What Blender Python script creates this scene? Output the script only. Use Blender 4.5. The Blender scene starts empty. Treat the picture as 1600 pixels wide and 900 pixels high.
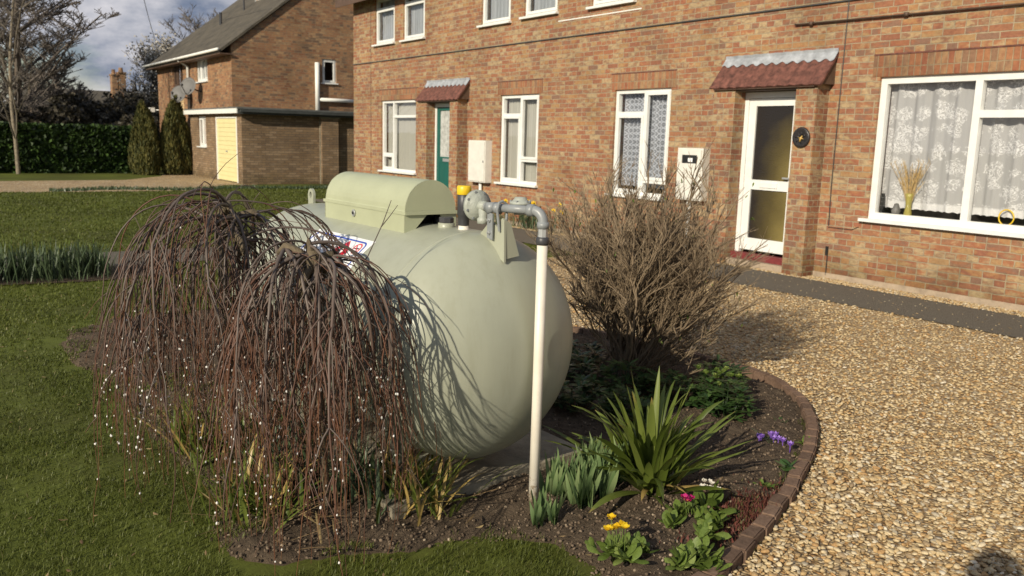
import bpy, math, random
import numpy as np
from mathutils import Vector, Matrix, noise as mnoise

random.seed(7); rng = np.random.default_rng(11)
SC = bpy.context.scene
COL = SC.collection
R = math.radians

# ------------------------------------------------------------------ camera
cam = bpy.data.cameras.new('camera'); cam_o = bpy.data.objects.new('camera', cam); COL.objects.link(cam_o)
CR = [[0.569, 0.158, -0.807], [0.822, -0.077, 0.564], [0.027, -0.984, -0.173]]
rx = Vector((CR[0][0], CR[1][0], CR[2][0])).normalized()
fw = Vector((CR[0][2], CR[1][2], CR[2][2])); fw = (fw - rx*fw.dot(rx)).normalized()
up = rx.cross(fw)
m = Matrix((rx, up, -fw)).transposed().to_4x4(); m.translation = (0, 0, 1.5)
cam_o.matrix_world = m
cam.sensor_width = 36; cam.lens = 1329/1600*36; cam.clip_start = .05; cam.clip_end = 3000
cam.dof.use_dof = True; cam.dof.focus_distance = 2.9; cam.dof.aperture_fstop = 6.3
SC.camera = cam_o

# ------------------------------------------------------------------ light
SUN = Vector((1.30, -3.18, 1.61)).normalized()          # towards the sun
sl = bpy.data.lights.new('sun', 'SUN'); sl.energy = 3.9; sl.angle = R(.53); sl.color = (1.0, .90, .72)
so = bpy.data.objects.new('sun', sl); COL.objects.link(so)
so.rotation_euler = (-SUN).to_track_quat('-Z', 'Y').to_euler(); so.location = (0, 0, 30)
W = bpy.data.worlds.new('World'); SC.world = W; W.use_nodes = True
nt = W.node_tree; nt.nodes.clear()
def N(nt, t, **k):
    n = nt.nodes.new(t)
    for a, b in k.items():
        if a == 'inp':
            for i, v in b.items(): n.inputs[i].default_value = v
        else: setattr(n, a, b)
    return n
sky = N(nt, 'ShaderNodeTexSky', sky_type='NISHITA', sun_disc=False, sun_elevation=math.asin(SUN.z),
        sun_rotation=math.atan2(SUN.x, SUN.y), air_density=1.3, dust_density=.3, ozone_density=3.0)
tc = N(nt, 'ShaderNodeTexCoord'); mp = N(nt, 'ShaderNodeMapping', inp={'Scale': (1, 1, 2.2), 'Location': (5.3, 2.2, .6)})
no = N(nt, 'ShaderNodeTexNoise', inp={'Scale': 3.1, 'Detail': 9, 'Roughness': .56, 'Distortion': .25})
cr = N(nt, 'ShaderNodeValToRGB'); cr.color_ramp.elements[0].position = .44; cr.color_ramp.elements[1].position = .56
no2 = N(nt, 'ShaderNodeTexNoise', inp={'Scale': 8.0, 'Detail': 8, 'Roughness': .6})
cr2 = N(nt, 'ShaderNodeValToRGB')
cr2.color_ramp.elements[0].position = .36; cr2.color_ramp.elements[0].color = (2.2, 2.7, 3.8, 1)
cr2.color_ramp.elements[1].position = .68; cr2.color_ramp.elements[1].color = (9.5, 9.2, 9.4, 1)
mx = N(nt, 'ShaderNodeMixRGB'); bg = N(nt, 'ShaderNodeBackground', inp={'Strength': .066}); wo = N(nt, 'ShaderNodeOutputWorld')
l = nt.links.new
l(tc.outputs['Generated'], mp.inputs[0]); l(mp.outputs[0], no.inputs[0]); l(mp.outputs[0], no2.inputs[0])
sz = N(nt, 'ShaderNodeSeparateXYZ'); l(tc.outputs['Generated'], sz.inputs[0])
hz_ = N(nt, 'ShaderNodeMapRange', inp={1: .0, 2: .22, 3: .14, 4: .0}); l(sz.outputs[2], hz_.inputs[0])
ha = N(nt, 'ShaderNodeMath', operation='ADD'); l(no.outputs[0], ha.inputs[0]); l(hz_.outputs[0], ha.inputs[1]); l(ha.outputs[0], cr.inputs[0]); l(no2.outputs[0], cr2.inputs[0]); l(cr.outputs[0], mx.inputs[0])
l(sky.outputs[0], mx.inputs[1]); l(cr2.outputs[0], mx.inputs[2]); l(mx.outputs[0], bg.inputs[0]); l(bg.outputs[0], wo.inputs[0])
SC.view_settings.view_transform = 'Standard'; SC.view_settings.look = 'None'
SC.view_settings.exposure = 0.38; SC.view_settings.gamma = 1.0
SC.render.engine = 'CYCLES'
SC.cycles.max_bounces = 6; SC.cycles.transparent_max_bounces = 16

# ------------------------------------------------------------------ materials
def srgb(h):
    h = h.lstrip('#'); c = [int(h[i:i+2], 16)/255 for i in (0, 2, 4)]
    return tuple(x/12.92 if x <= .04045 else ((x+.055)/1.055)**2.4 for x in c) + (1,)
def ramp(nt, stops, interp='LINEAR'):
    r = nt.nodes.new('ShaderNodeValToRGB'); cr = r.color_ramp; cr.interpolation = interp
    while len(cr.elements) < len(stops): cr.elements.new(.5)
    for e, (p, c) in zip(cr.elements, stops):
        e.position = p; e.color = tuple(c) if len(c) == 4 else tuple(c)+(1,)
    return r
def newmat(name):
    m = bpy.data.materials.new(name); m.use_nodes = True; nt = m.node_tree
    return m, nt, nt.nodes['Principled BSDF'], nt.nodes['Material Output']
def mat(name, col, rough=.6, var=.12, scale=8, bump=0, bscale=40, metal=0, spec=.5, bdist=.01):
    """one colour broken up by two octaves of noise"""
    m, nt, p, o = newmat(name)
    tc = N(nt, 'ShaderNodeNewGeometry')
    n1 = N(nt, 'ShaderNodeTexNoise', inp={'Scale': scale, 'Detail': 6, 'Roughness': .65})
    nt.links.new(tc.outputs['Position'], n1.inputs[0])
    c = Vector(col[:3])
    r = ramp(nt, [(.3, tuple(c*(1-var))), (.7, tuple(c*(1+var)))])
    nt.links.new(n1.outputs[0], r.inputs[0]); nt.links.new(r.outputs[0], p.inputs['Base Color'])
    p.inputs['Roughness'].default_value = rough; p.inputs['Metallic'].default_value = metal
    p.inputs['Specular IOR Level'].default_value = spec
    if bump:
        n2 = N(nt, 'ShaderNodeTexNoise', inp={'Scale': bscale, 'Detail': 5, 'Roughness': .6})
        nt.links.new(tc.outputs['Position'], n2.inputs[0])
        b = N(nt, 'ShaderNodeBump', inp={'Strength': bump, 'Distance': bdist})
        nt.links.new(n2.outputs[0], b.inputs['Height']); nt.links.new(b.outputs[0], p.inputs['Normal'])
    return m
def rndmat(name, stops, rough=.6, transl=0.0, spec=.3, interp='LINEAR', nscale=0):
    """colour picked by the per-vertex value rnd of the scattered piece"""
    m, nt, p, o = newmat(name)
    a = N(nt, 'ShaderNodeAttribute', attribute_name='rnd')
    r = ramp(nt, stops, interp); nt.links.new(a.outputs['Fac'], r.inputs[0])
    src = r.outputs[0]
    if nscale:
        g = N(nt, 'ShaderNodeNewGeometry'); n1 = N(nt, 'ShaderNodeTexNoise', inp={'Scale': nscale, 'Detail': 5, 'Roughness': .7})
        nt.links.new(g.outputs['Position'], n1.inputs[0])
        mm = N(nt, 'ShaderNodeMixRGB', blend_type='MULTIPLY', inp={'Fac': .8})
        r2 = ramp(nt, [(.3, (.55, .55, .55)), (.7, (1.25, 1.25, 1.25))])
        nt.links.new(n1.outputs[0], r2.inputs[0]); nt.links.new(src, mm.inputs[1]); nt.links.new(r2.outputs[0], mm.inputs[2]); src = mm.outputs[0]
    nt.links.new(src, p.inputs['Base Color'])
    p.inputs['Roughness'].default_value = rough; p.inputs['Specular IOR Level'].default_value = spec
    if transl:
        t = N(nt, 'ShaderNodeBsdfTranslucent'); mx = N(nt, 'ShaderNodeMixShader', inp={0: transl})
        nt.links.new(src, t.inputs[0]); nt.links.new(p.outputs[0], mx.inputs[1]); nt.links.new(t.outputs[0], mx.inputs[2])
        nt.links.new(mx.outputs[0], o.inputs[0])
    return m
def brickmat(name, stops, mortar, w=.225, h=.069, msz=.0062, soldier=False, squash=True, dark=1.07, rough=.85):
    m, nt, p, o = newmat(name); L = nt.links.new
    g = N(nt, 'ShaderNodeNewGeometry'); s = N(nt, 'ShaderNodeSeparateXYZ'); L(g.outputs['Position'], s.inputs[0])
    ad = N(nt, 'ShaderNodeMath', operation='ADD'); L(s.outputs[0], ad.inputs[0]); L(s.outputs[1], ad.inputs[1])
    c = N(nt, 'ShaderNodeCombineXYZ')
    if soldier: L(s.outputs[2], c.inputs[0]); L(ad.outputs[0], c.inputs[1])
    else: L(ad.outputs[0], c.inputs[0]); L(s.outputs[2], c.inputs[1])
    # wobble so that the joints are not ruler straight
    nw = N(nt, 'ShaderNodeTexNoise', inp={'Scale': 9.0, 'Detail': 3}); L(c.outputs[0], nw.inputs[0])
    sb = N(nt, 'ShaderNodeVectorMath', operation='SUBTRACT', inp={1: (.5, .5, .5)}); L(nw.outputs['Color'], sb.inputs[0])
    sc = N(nt, 'ShaderNodeVectorMath', operation='SCALE', inp={'Scale': .014}); L(sb.outputs[0], sc.inputs[0])
    av = N(nt, 'ShaderNodeVectorMath', operation='ADD'); L(c.outputs[0], av.inputs[0]); L(sc.outputs[0], av.inputs[1])
    b = N(nt, 'ShaderNodeTexBrick', offset=.5 if not soldier else 0.0, offset_frequency=2, squash=.5 if squash else 1.0, squash_frequency=3,
          inp={'Color1': (0, 0, 0, 1), 'Color2': (1, 1, 1, 1), 'Mortar': (0, 0, 0, 1), 'Scale': 1.0, 'Mortar Size': msz,
               'Mortar Smooth': .25, 'Bias': 0.0, 'Brick Width': w, 'Row Height': h})
    L(av.outputs[0], b.inputs[0])
    mz = N(nt, 'ShaderNodeMapping', inp={'Scale': (7, 14, 1)}); L(c.outputs[0], mz.inputs[0])
    nb_ = N(nt, 'ShaderNodeTexNoise', inp={'Scale': 1.0, 'Detail': 3, 'Roughness': .6}); L(mz.outputs[0], nb_.inputs[0])
    k1 = N(nt, 'ShaderNodeMath', operation='MULTIPLY_ADD', inp={1: .50, 2: -.25}); L(nb_.outputs[0], k1.inputs[0])
    k2 = N(nt, 'ShaderNodeMath', operation='ADD'); L(b.outputs['Color'], k2.inputs[0]); L(k1.outputs[0], k2.inputs[1])
    k3 = N(nt, 'ShaderNodeMath', operation='PINGPONG', inp={1: 1.0}); L(k2.outputs[0], k3.inputs[0])
    r = ramp(nt, stops, 'LINEAR' if not soldier else 'LINEAR'); L(k3.outputs[0], r.inputs[0])
    # mottling inside the bricks and large weather patches
    n1 = N(nt, 'ShaderNodeTexNoise', inp={'Scale': 28.0, 'Detail': 8, 'Roughness': .7}); L(c.outputs[0], n1.inputs[0])
    r1 = ramp(nt, [(.25, (.72, .70, .68)), (.75, (1.28, 1.27, 1.24))]); L(n1.outputs[0], r1.inputs[0])
    m1 = N(nt, 'ShaderNodeMixRGB', blend_type='MULTIPLY', inp={'Fac': .9}); L(r.outputs[0], m1.inputs[1]); L(r1.outputs[0], m1.inputs[2])
    n3 = N(nt, 'ShaderNodeTexNoise', inp={'Scale': 90.0, 'Detail': 3, 'Roughness': .6}); L(c.outputs[0], n3.inputs[0])
    r3 = ramp(nt, [(.62, (0, 0, 0)), (.75, (.6, .6, .6))]); L(n3.outputs[0], r3.inputs[0])
    m3 = N(nt, 'ShaderNodeMixRGB', inp={2: tuple(x*.8 for x in mortar[:3])+(1,)}); L(r3.outputs[0], m3.inputs[0]); L(m1.outputs[0], m3.inputs[1])
    n4 = N(nt, 'ShaderNodeTexNoise', inp={'Scale': 14.0, 'Detail': 4, 'Roughness': .6}); L(c.outputs[0], n4.inputs[0])
    r4 = ramp(nt, [(.3, tuple(x*.62 for x in mortar[:3])), (.7, mortar[:3])]); L(n4.outputs[0], r4.inputs[0])
    m2 = N(nt, 'ShaderNodeMixRGB'); L(b.outputs['Fac'], m2.inputs[0]); L(m3.outputs[0], m2.inputs[1]); L(r4.outputs[0], m2.inputs[2])
    n2 = N(nt, 'ShaderNodeTexNoise', inp={'Scale': 1.1, 'Detail': 5, 'Roughness': .6}); L(c.outputs[0], n2.inputs[0])
    r2 = ramp(nt, [(.3, (.72*dark, .71*dark, .70*dark)), (.5, (dark,)*3), (.7, (1.16*dark, 1.15*dark, 1.12*dark))]); L(n2.outputs[0], r2.inputs[0])
    m4 = N(nt, 'ShaderNodeMixRGB', blend_type='MULTIPLY', inp={'Fac': 1.0}); L(m2.outputs[0], m4.inputs[1]); L(r2.outputs[0], m4.inputs[2])
    n6 = N(nt, 'ShaderNodeTexNoise', inp={'Scale': 3.0, 'Detail': 6, 'Roughness': .65}); L(c.outputs[0], n6.inputs[0])
    mz2 = N(nt, 'ShaderNodeMapRange', inp={1: 0.0, 2: .55, 3: .42, 4: -.25}); L(s.outputs[2], mz2.inputs[0])
    a6 = N(nt, 'ShaderNodeMath', operation='ADD'); L(n6.outputs[0], a6.inputs[0]); L(mz2.outputs[0], a6.inputs[1])
    r6 = ramp(nt, [(.45, (1, 1, 1)), (.85, (.66, .68, .62))]); L(a6.outputs[0], r6.inputs[0])
    m7 = N(nt, 'ShaderNodeMixRGB', blend_type='MULTIPLY', inp={'Fac': 1.0}); L(m4.outputs[0], m7.inputs[1]); L(r6.outputs[0], m7.inputs[2])
    n8 = N(nt, 'ShaderNodeTexNoise', inp={'Scale': 2.1, 'Detail': 8, 'Roughness': .75}); L(c.outputs[0], n8.inputs[0])
    r8 = ramp(nt, [(.60, (0, 0, 0)), (.72, (.30, .30, .30))]); L(n8.outputs[0], r8.inputs[0])
    m8 = N(nt, 'ShaderNodeMixRGB', inp={2: (.42, .34, .25, 1)}); L(r8.outputs[0], m8.inputs[0]); L(m7.outputs[0], m8.inputs[1])
    L(m8.outputs[0], p.inputs['Base Color']); p.inputs['Roughness'].default_value = rough; p.inputs['Specular IOR Level'].default_value = .25
    inv = N(nt, 'ShaderNodeMath', operation='SUBTRACT', inp={0: 1.0}); L(b.outputs['Fac'], inv.inputs[1])
    h2 = N(nt, 'ShaderNodeMath', operation='MULTIPLY_ADD', inp={1: .5}); L(n1.outputs[0], h2.inputs[0]); L(inv.outputs[0], h2.inputs[2])
    bu = N(nt, 'ShaderNodeBump', inp={'Strength': .7, 'Distance': .006}); L(h2.outputs[0], bu.inputs['Height']); L(bu.outputs[0], p.inputs['Normal'])
    return m
BR_MIX = [(0, (.27, .125, .070)), (.08, (.22, .09, .058)), (.17, (.31, .16, .075)), (.27, (.31, .20, .10)), (.36, (.26, .10, .060)), (.44, (.29, .13, .066)),
          (.53, (.36, .26, .145)), (.60, (.225, .125, .08)), (.67, (.28, .125, .066)), (.76, (.37, .28, .165)), (.83, (.25, .165, .10)), (.90, (.26, .11, .062)), (.97, (.20, .115, .08))]
M = {}
M['brick'] = brickmat('mixed_brick', BR_MIX, (.37, .30, .20))
M['brick_pier'] = brickmat('pier_brick', BR_MIX, (.37, .30, .20), w=.165)
M['soldier'] = brickmat('soldier_brick', [(0, (.26, .11, .06)), (.3, (.30, .14, .07)), (.5, (.23, .085, .05)), (.7, (.31, .19, .10)), (.85, (.21, .12, .075))], (.32, .24, .15), w=.235, soldier=True, squash=False)
M['brick_far'] = brickmat('orange_brick', [(0, (.245, .12, .066)), (.3, (.31, .175, .09)), (.55, (.19, .085, .05)), (.75, (.35, .22, .12)), (.9, (.15, .095, .065))], (.27, .20, .13))
M['brick_garage'] = brickmat('brown_brick', [(0, (.19, .125, .075)), (.35, (.23, .155, .09)), (.6, (.16, .11, .07)), (.85, (.27, .19, .12))], (.13, .105, .08), squash=False)
M['brick_buff'] = brickmat('buff_brick', [(0, (.50, .36, .19)), (.5, (.55, .40, .22))], (.45, .34, .2), squash=False)
M['upvc'] = mat('white_plastic_frame', (.74, .74, .71), .35, .07, 7)
M['white_paint'] = mat('white_paint', (.76, .75, .70), .5, .06, 6)
M['box_white'] = mat('off_white_box', (.68, .66, .60), .5, .08, 9, .1, 60)
M['lead'] = mat('lead_flashing', (.33, .345, .37), .6, .35, 9, .4, 30)
M['redtile'] = mat('red_concrete_tile', (.14, .055, .040), .85, .6, 16, .8, 120, bdist=.004)
M['rooftile'] = mat('weathered_roof_tile', (.085, .072, .052), .9, .45, 3, .6, 20, bdist=.03)
M['concrete'] = mat('concrete', (.27, .235, .17), .9, .40, 6, .6, 60)
M['render'] = mat('cement_band', (.36, .28, .20), .9, .25, 10, .6, 60)
M['felt'] = mat('roof_felt', (.10, .105, .10), .8, .3, 5)
M['darkfascia'] = mat('dark_fascia', (.055, .06, .058), .5, .2, 4)
M['redstep'] = mat('red_painted_step', (.17, .03, .03), .5, .25, 12)
M['green_door'] = mat('green_door_paint', (.012, .105, .085), .35, .12, 4)
M['dark_wood'] = mat('dark_wood', (.10, .06, .04), .6, .3, 10)
M['black'] = mat('black_plastic', (.02, .02, .02), .4, .2, 10)
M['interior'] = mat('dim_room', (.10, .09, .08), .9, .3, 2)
M['dkbronze'] = mat('dark_metal_plaque', (.025, .022, .022), .35, .5, 40, .5, 60)
M['gold'] = mat('gold_figure', (.55, .36, .10), .4, .2, 40)
M['grey_dish'] = mat('grey_dish', (.13, .125, .12), .6, .1, 10)
M['galv'] = mat('galvanised_metal', (.45, .46, .46), .45, .15, 30, metal=.5)
M['tankgrey'] = mat('grey_pipe_paint', (.235, .25, .255), .38, .10, 20, .1, 60)
M['reggreen'] = mat('grey_green_casting', (.36, .38, .33), .45, .12, 25, .3, 90)
M['poly'] = mat('cream_pipe_sleeve', (.78, .73, .64), .38, .05, 5)
def pipemat():
    m, nt, p, o = newmat('mud_splashed_sleeve'); L = nt.links.new
    g = N(nt, 'ShaderNodeNewGeometry'); s_ = N(nt, 'ShaderNodeSeparateXYZ'); L(g.outputs['Position'], s_.inputs[0])
    n1 = N(nt, 'ShaderNodeTexNoise', inp={'Scale': 60.0, 'Detail': 6, 'Roughness': .75}); L(g.outputs['Position'], n1.inputs[0])
    mr = N(nt, 'ShaderNodeMapRange', inp={1: .30, 2: .02, 3: -.42, 4: .12}); L(s_.outputs[2], mr.inputs[0])
    ad = N(nt, 'ShaderNodeMath', operation='ADD'); L(n1.outputs[0], ad.inputs[0]); L(mr.outputs[0], ad.inputs[1])
    r = ramp(nt, [(.42, (.78, .73, .63)), (.5, (.45, .37, .27)), (.62, (.20, .15, .10))]); L(ad.outputs[0], r.inputs[0])
    n2 = N(nt, 'ShaderNodeTexNoise', inp={'Scale': 9.0, 'Detail': 6}); L(g.outputs['Position'], n2.inputs[0])
    r2 = ramp(nt, [(.35, (.88, .87, .84)), (.65, (1, 1, 1))]); L(n2.outputs[0], r2.inputs[0])
    mm = N(nt, 'ShaderNodeMixRGB', blend_type='MULTIPLY', inp={'Fac': 1.0}); L(r.outputs[0], mm.inputs[1]); L(r2.outputs[0], mm.inputs[2]); L(mm.outputs[0], p.inputs['Base Color'])
    p.inputs['Roughness'].default_value = .4; return m
M['polypipe'] = pipemat()
M['yellowcap'] = mat('yellow_cap', (.72, .48, .02), .4, .15, 20)
M['darkcap'] = mat('dark_grey_cap', (.045, .045, .05), .45, .15, 20)
M['lid'] = mat('pale_green_lid', (.41, .43, .285), .45, .07, 5, .08, 200)
M['blue'] = mat('blue_marking', (.03, .08, .45), .4, .1)
M['redmark'] = mat('red_marking', (.60, .02, .04), .4, .15, 12)
M['blackmark'] = mat('black_marking', (.02, .02, .02), .4, .1)
M['signwhite'] = mat('white_label', (.80, .80, .80), .35, .05, 5)
M['yellowpaint'] = mat('yellow_paint', (.72, .64, .34), .45, .05, 3)
M['carblue'] = mat('dark_car_paint', (.02, .03, .06), .2, .1)
M['trunk'] = mat('pale_trunk_bark', (.21, .175, .125), .9, .4, 12, .7, 30)
M['bark'] = mat('grey_bark', (.13, .10, .075), .9, .35, 8, .6, 40)
M['willowtrunk'] = mat('willow_trunk_bark', (.12, .092, .056), .85, .4, 30, .8, 60)
M['twig_far'] = mat('twig_bark', (.125, .105, .09), .9, .3, 3)
M['twig_pale'] = mat('pale_twig_bark', (.17, .145, .115), .9, .3, 3)
M['twig_red'] = rndmat('willow_twig', [(0, (.080, .062, .052)), (.35, (.12, .092, .076)), (.6, (.095, .050, .035)), (.85, (.135, .056, .030)), (1, (.17, .085, .040))], .5, spec=.4)
M['catkin'] = mat('silver_catkin', (.72, .70, .66), .8, .1, 60)
M['shrubtwig'] = rndmat('buff_twig', [(0, (.10, .072, .045)), (.4, (.19, .14, .09)), (.8, (.30, .225, .145)), (1, (.38, .295, .195))], .8)
M['blossomtwig'] = mat('blossom', (.40, .37, .32), .9, .25, 2)
M['hedge'] = rndmat('hedge_leaf', [(0, (.012, .022, .008)), (.5, (.028, .055, .012)), (1, (.055, .10, .02))], .55, .15)
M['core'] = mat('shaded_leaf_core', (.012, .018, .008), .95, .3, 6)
M['conifer'] = rndmat('conifer_spray', [(0, (.030, .036, .010)), (.5, (.075, .078, .020)), (1, (.15, .13, .035))], .7, .1)
M['evergreen'] = rndmat('evergreen_leaf', [(0, (.022, .019, .012)), (.6, (.048, .042, .027)), (1, (.10, .085, .06))], .5, .1)
M['grass'] = rndmat('grass_blade', [(0, (.052, .062, .012)), (.4, (.094, .114, .018)), (.75, (.140, .160, .030)), (.92, (.155, .165, .045)), (1, (.22, .19, .08))], .5, .3)
M['strap'] = rndmat('strap_leaf', [(0, (.075, .105, .016)), (.5, (.12, .16, .026)), (.9, (.17, .21, .045)), (1, (.42, .30, .10))], .38, .3, spec=.5)
M['iris'] = rndmat('iris_leaf', [(0, (.10, .16, .06)), (.6, (.17, .245, .10)), (1, (.24, .30, .13))], .45, .25)
M['prim'] = rndmat('primrose_leaf', [(0, (.09, .14, .025)), (.6, (.155, .22, .045)), (1, (.25, .31, .08))], .5, .3, nscale=120)
M['heleb'] = rndmat('dark_leaf', [(0, (.018, .04, .012)), (.6, (.04, .085, .02)), (.9, (.085, .14, .04)), (1, (.18, .20, .07))], .4, .15, spec=.5)
M['daffleaf'] = rndmat('narrow_leaf', [(0, (.035, .055, .025)), (.5, (.07, .10, .05)), (1, (.12, .16, .08))], .4, .2)
M['yellowpetal'] = rndmat('yellow_petal', [(0, (.75, .48, .01)), (1, (.85, .62, .03))], .5, .3)
M['magenta'] = rndmat('magenta_petal', [(0, (.38, .01, .10)), (1, (.55, .03, .20))], .5, .3)
M['purple'] = rndmat('purple_petal', [(0, (.22, .10, .50)), (1, (.45, .28, .75))], .5, .3)
M['whitepetal'] = rndmat('white_petal', [(0, (.72, .68, .58)), (1, (.80, .76, .68))], .5, .3)
M['redstem'] = rndmat('red_creeper', [(0, (.06, .02, .015)), (.7, (.12, .035, .025)), (1, (.08, .09, .03))], .7)
M['dead'] = rndmat('dead_leaf', [(0, (.16, .10, .05)), (.6, (.32, .22, .11)), (1, (.46, .36, .17))], .7, .2)
M['pampas'] = rndmat('dried_grass', [(0, (.45, .30, .12)), (1, (.66, .50, .26))], .8, .2)
PEB = [(0, (.40, .27, .13)), (.14, (.50, .37, .20)), (.30, (.58, .46, .28)), (.42, (.43, .26, .11)), (.52, (.54, .42, .24)),
       (.66, (.31, .225, .13)), (.74, (.60, .50, .34)), (.84, (.42, .36, .26)), (.89, (.50, .34, .16)), (.97, (.68, .60, .46)), (.99, (.20, .16, .12))]
M['pebble'] = rndmat('flint_pebble', PEB, .65, 0, .35, 'CONSTANT', 160)
M['crumb'] = rndmat('soil_crumb', [(0, (.065, .045, .030)), (.6, (.125, .090, .060)), (.96, (.20, .15, .105)), (1, (.42, .34, .24))], .95)
M['edging'] = rndmat('edging_block', [(0, (.13, .085, .06)), (.5, (.18, .115, .08)), (1, (.23, .155, .11))], .9, 0, .2, nscale=60)

# gravel base sheet: Voronoi pebbles
def gravelmat(name, sc, stops):
    m, nt, p, o = newmat(name); L = nt.links.new
    g = N(nt, 'ShaderNodeNewGeometry')
    v = N(nt, 'ShaderNodeTexVoronoi', inp={'Scale': sc, 'Randomness': 1.0}); L(g.outputs['Position'], v.inputs[0])
    s = N(nt, 'ShaderNodeSeparateColor'); L(v.outputs['Color'], s.inputs[0])
    r = ramp(nt, stops, 'CONSTANT'); L(s.outputs[0], r.inputs[0])
    e = ramp(nt, [(.35, (1, 1, 1)), (.75, (.55, .50, .44))]); L(v.outputs['Distance'], e.inputs[0])
    mm = N(nt, 'ShaderNodeMixRGB', blend_type='MULTIPLY', inp={'Fac': 1.0}); L(r.outputs[0], mm.inputs[1]); L(e.outputs[0], mm.inputs[2])
    n2 = N(nt, 'ShaderNodeTexNoise', inp={'Scale': 1.3, 'Detail': 4}); L(g.outputs['Position'], n2.inputs[0])
    r2 = ramp(nt, [(.3, (.82, .80, .78)), (.7, (1.08, 1.08, 1.08))]); L(n2.outputs[0], r2.inputs[0])
    m5 = N(nt, 'ShaderNodeMixRGB', blend_type='MULTIPLY', inp={'Fac': 1.0}); L(mm.outputs[0], m5.inputs[1]); L(r2.outputs[0], m5.inputs[2])
    L(m5.outputs[0], p.inputs['Base Color']); p.inputs['Roughness'].default_value = .8
    b = N(nt, 'ShaderNodeBump', invert=True, inp={'Strength': 1.0, 'Distance': .012}); L(v.outputs['Distance'], b.inputs['Height']); L(b.outputs[0], p.inputs['Normal'])
    return m
M['gravel'] = gravelmat('gravel_bed', 55, PEB)
M['gravelfar'] = gravelmat('gravel_drive', 30, PEB)
def soilmat(name, a, b_, sc=18):
    m, nt, p, o = newmat(name); L = nt.links.new
    g = N(nt, 'ShaderNodeNewGeometry')
    n = N(nt, 'ShaderNodeTexNoise', inp={'Scale': sc, 'Detail': 10, 'Roughness': .75}); L(g.outputs['Position'], n.inputs[0])
    r = ramp(nt, [(.3, a), (.68, b_), (.8, tuple(x*1.8 for x in b_))]); L(n.outputs[0], r.inputs[0]); L(r.outputs[0], p.inputs['Base Color'])
    b = N(nt, 'ShaderNodeBump', inp={'Strength': 1.0, 'Distance': .03}); L(n.outputs[0], b.inputs['Height']); L(b.outputs[0], p.inputs['Normal'])
    p.inputs['Roughness'].default_value = .95; p.inputs['Specular IOR Level'].default_value = .15
    return m
M['soil'] = soilmat('garden_soil', (.060, .043, .029), (.145, .108, .074))
M['tarmac'] = soilmat('old_tarmac', (.15, .13, .105), (.20, .178, .145), 60)
def lawnmat():
    m, nt, p, o = newmat('lawn'); L = nt.links.new
    g = N(nt, 'ShaderNodeNewGeometry')
    n1 = N(nt, 'ShaderNodeTexNoise', inp={'Scale': .7, 'Detail': 5, 'Roughness': .6}); L(g.outputs['Position'], n1.inputs[0])
    n2 = N(nt, 'ShaderNodeTexNoise', inp={'Scale': 60.0, 'Detail': 6, 'Roughness': .8}); L(g.outputs['Position'], n2.inputs[0])
    n3 = N(nt, 'ShaderNodeTexNoise', inp={'Scale': 7.0, 'Detail': 6, 'Roughness': .7}); L(g.outputs['Position'], n3.inputs[0])
    a1 = N(nt, 'ShaderNodeMath', operation='MULTIPLY_ADD', inp={1: .5}); L(n1.outputs[0], a1.inputs[0])
    a2 = N(nt, 'ShaderNodeMath', operation='MULTIPLY_ADD', inp={1: .3, 2: 0}); L(n2.outputs[0], a2.inputs[0])
    a3 = N(nt, 'ShaderNodeMath', operation='MULTIPLY_ADD', inp={1: .2}); L(n3.outputs[0], a3.inputs[0]); L(a2.outputs[0], a3.inputs[2]); L(a3.outputs[0], a1.inputs[2])
    r = ramp(nt, [(.34, (.050, .048, .016)), (.46, (.078, .086, .018)), (.56, (.106, .126, .023)), (.66, (.132, .152, .030))]); L(a1.outputs[0], r.inputs[0])
    L(r.outputs[0], p.inputs['Base Color']); p.inputs['Roughness'].default_value = .85; p.inputs['Specular IOR Level'].default_value = .15
    b = N(nt, 'ShaderNodeBump', inp={'Strength': .3, 'Distance': .02}); L(n2.outputs[0], b.inputs['Height']); L(b.outputs[0], p.inputs['Normal'])
    return m
M['lawn'] = lawnmat()
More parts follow.
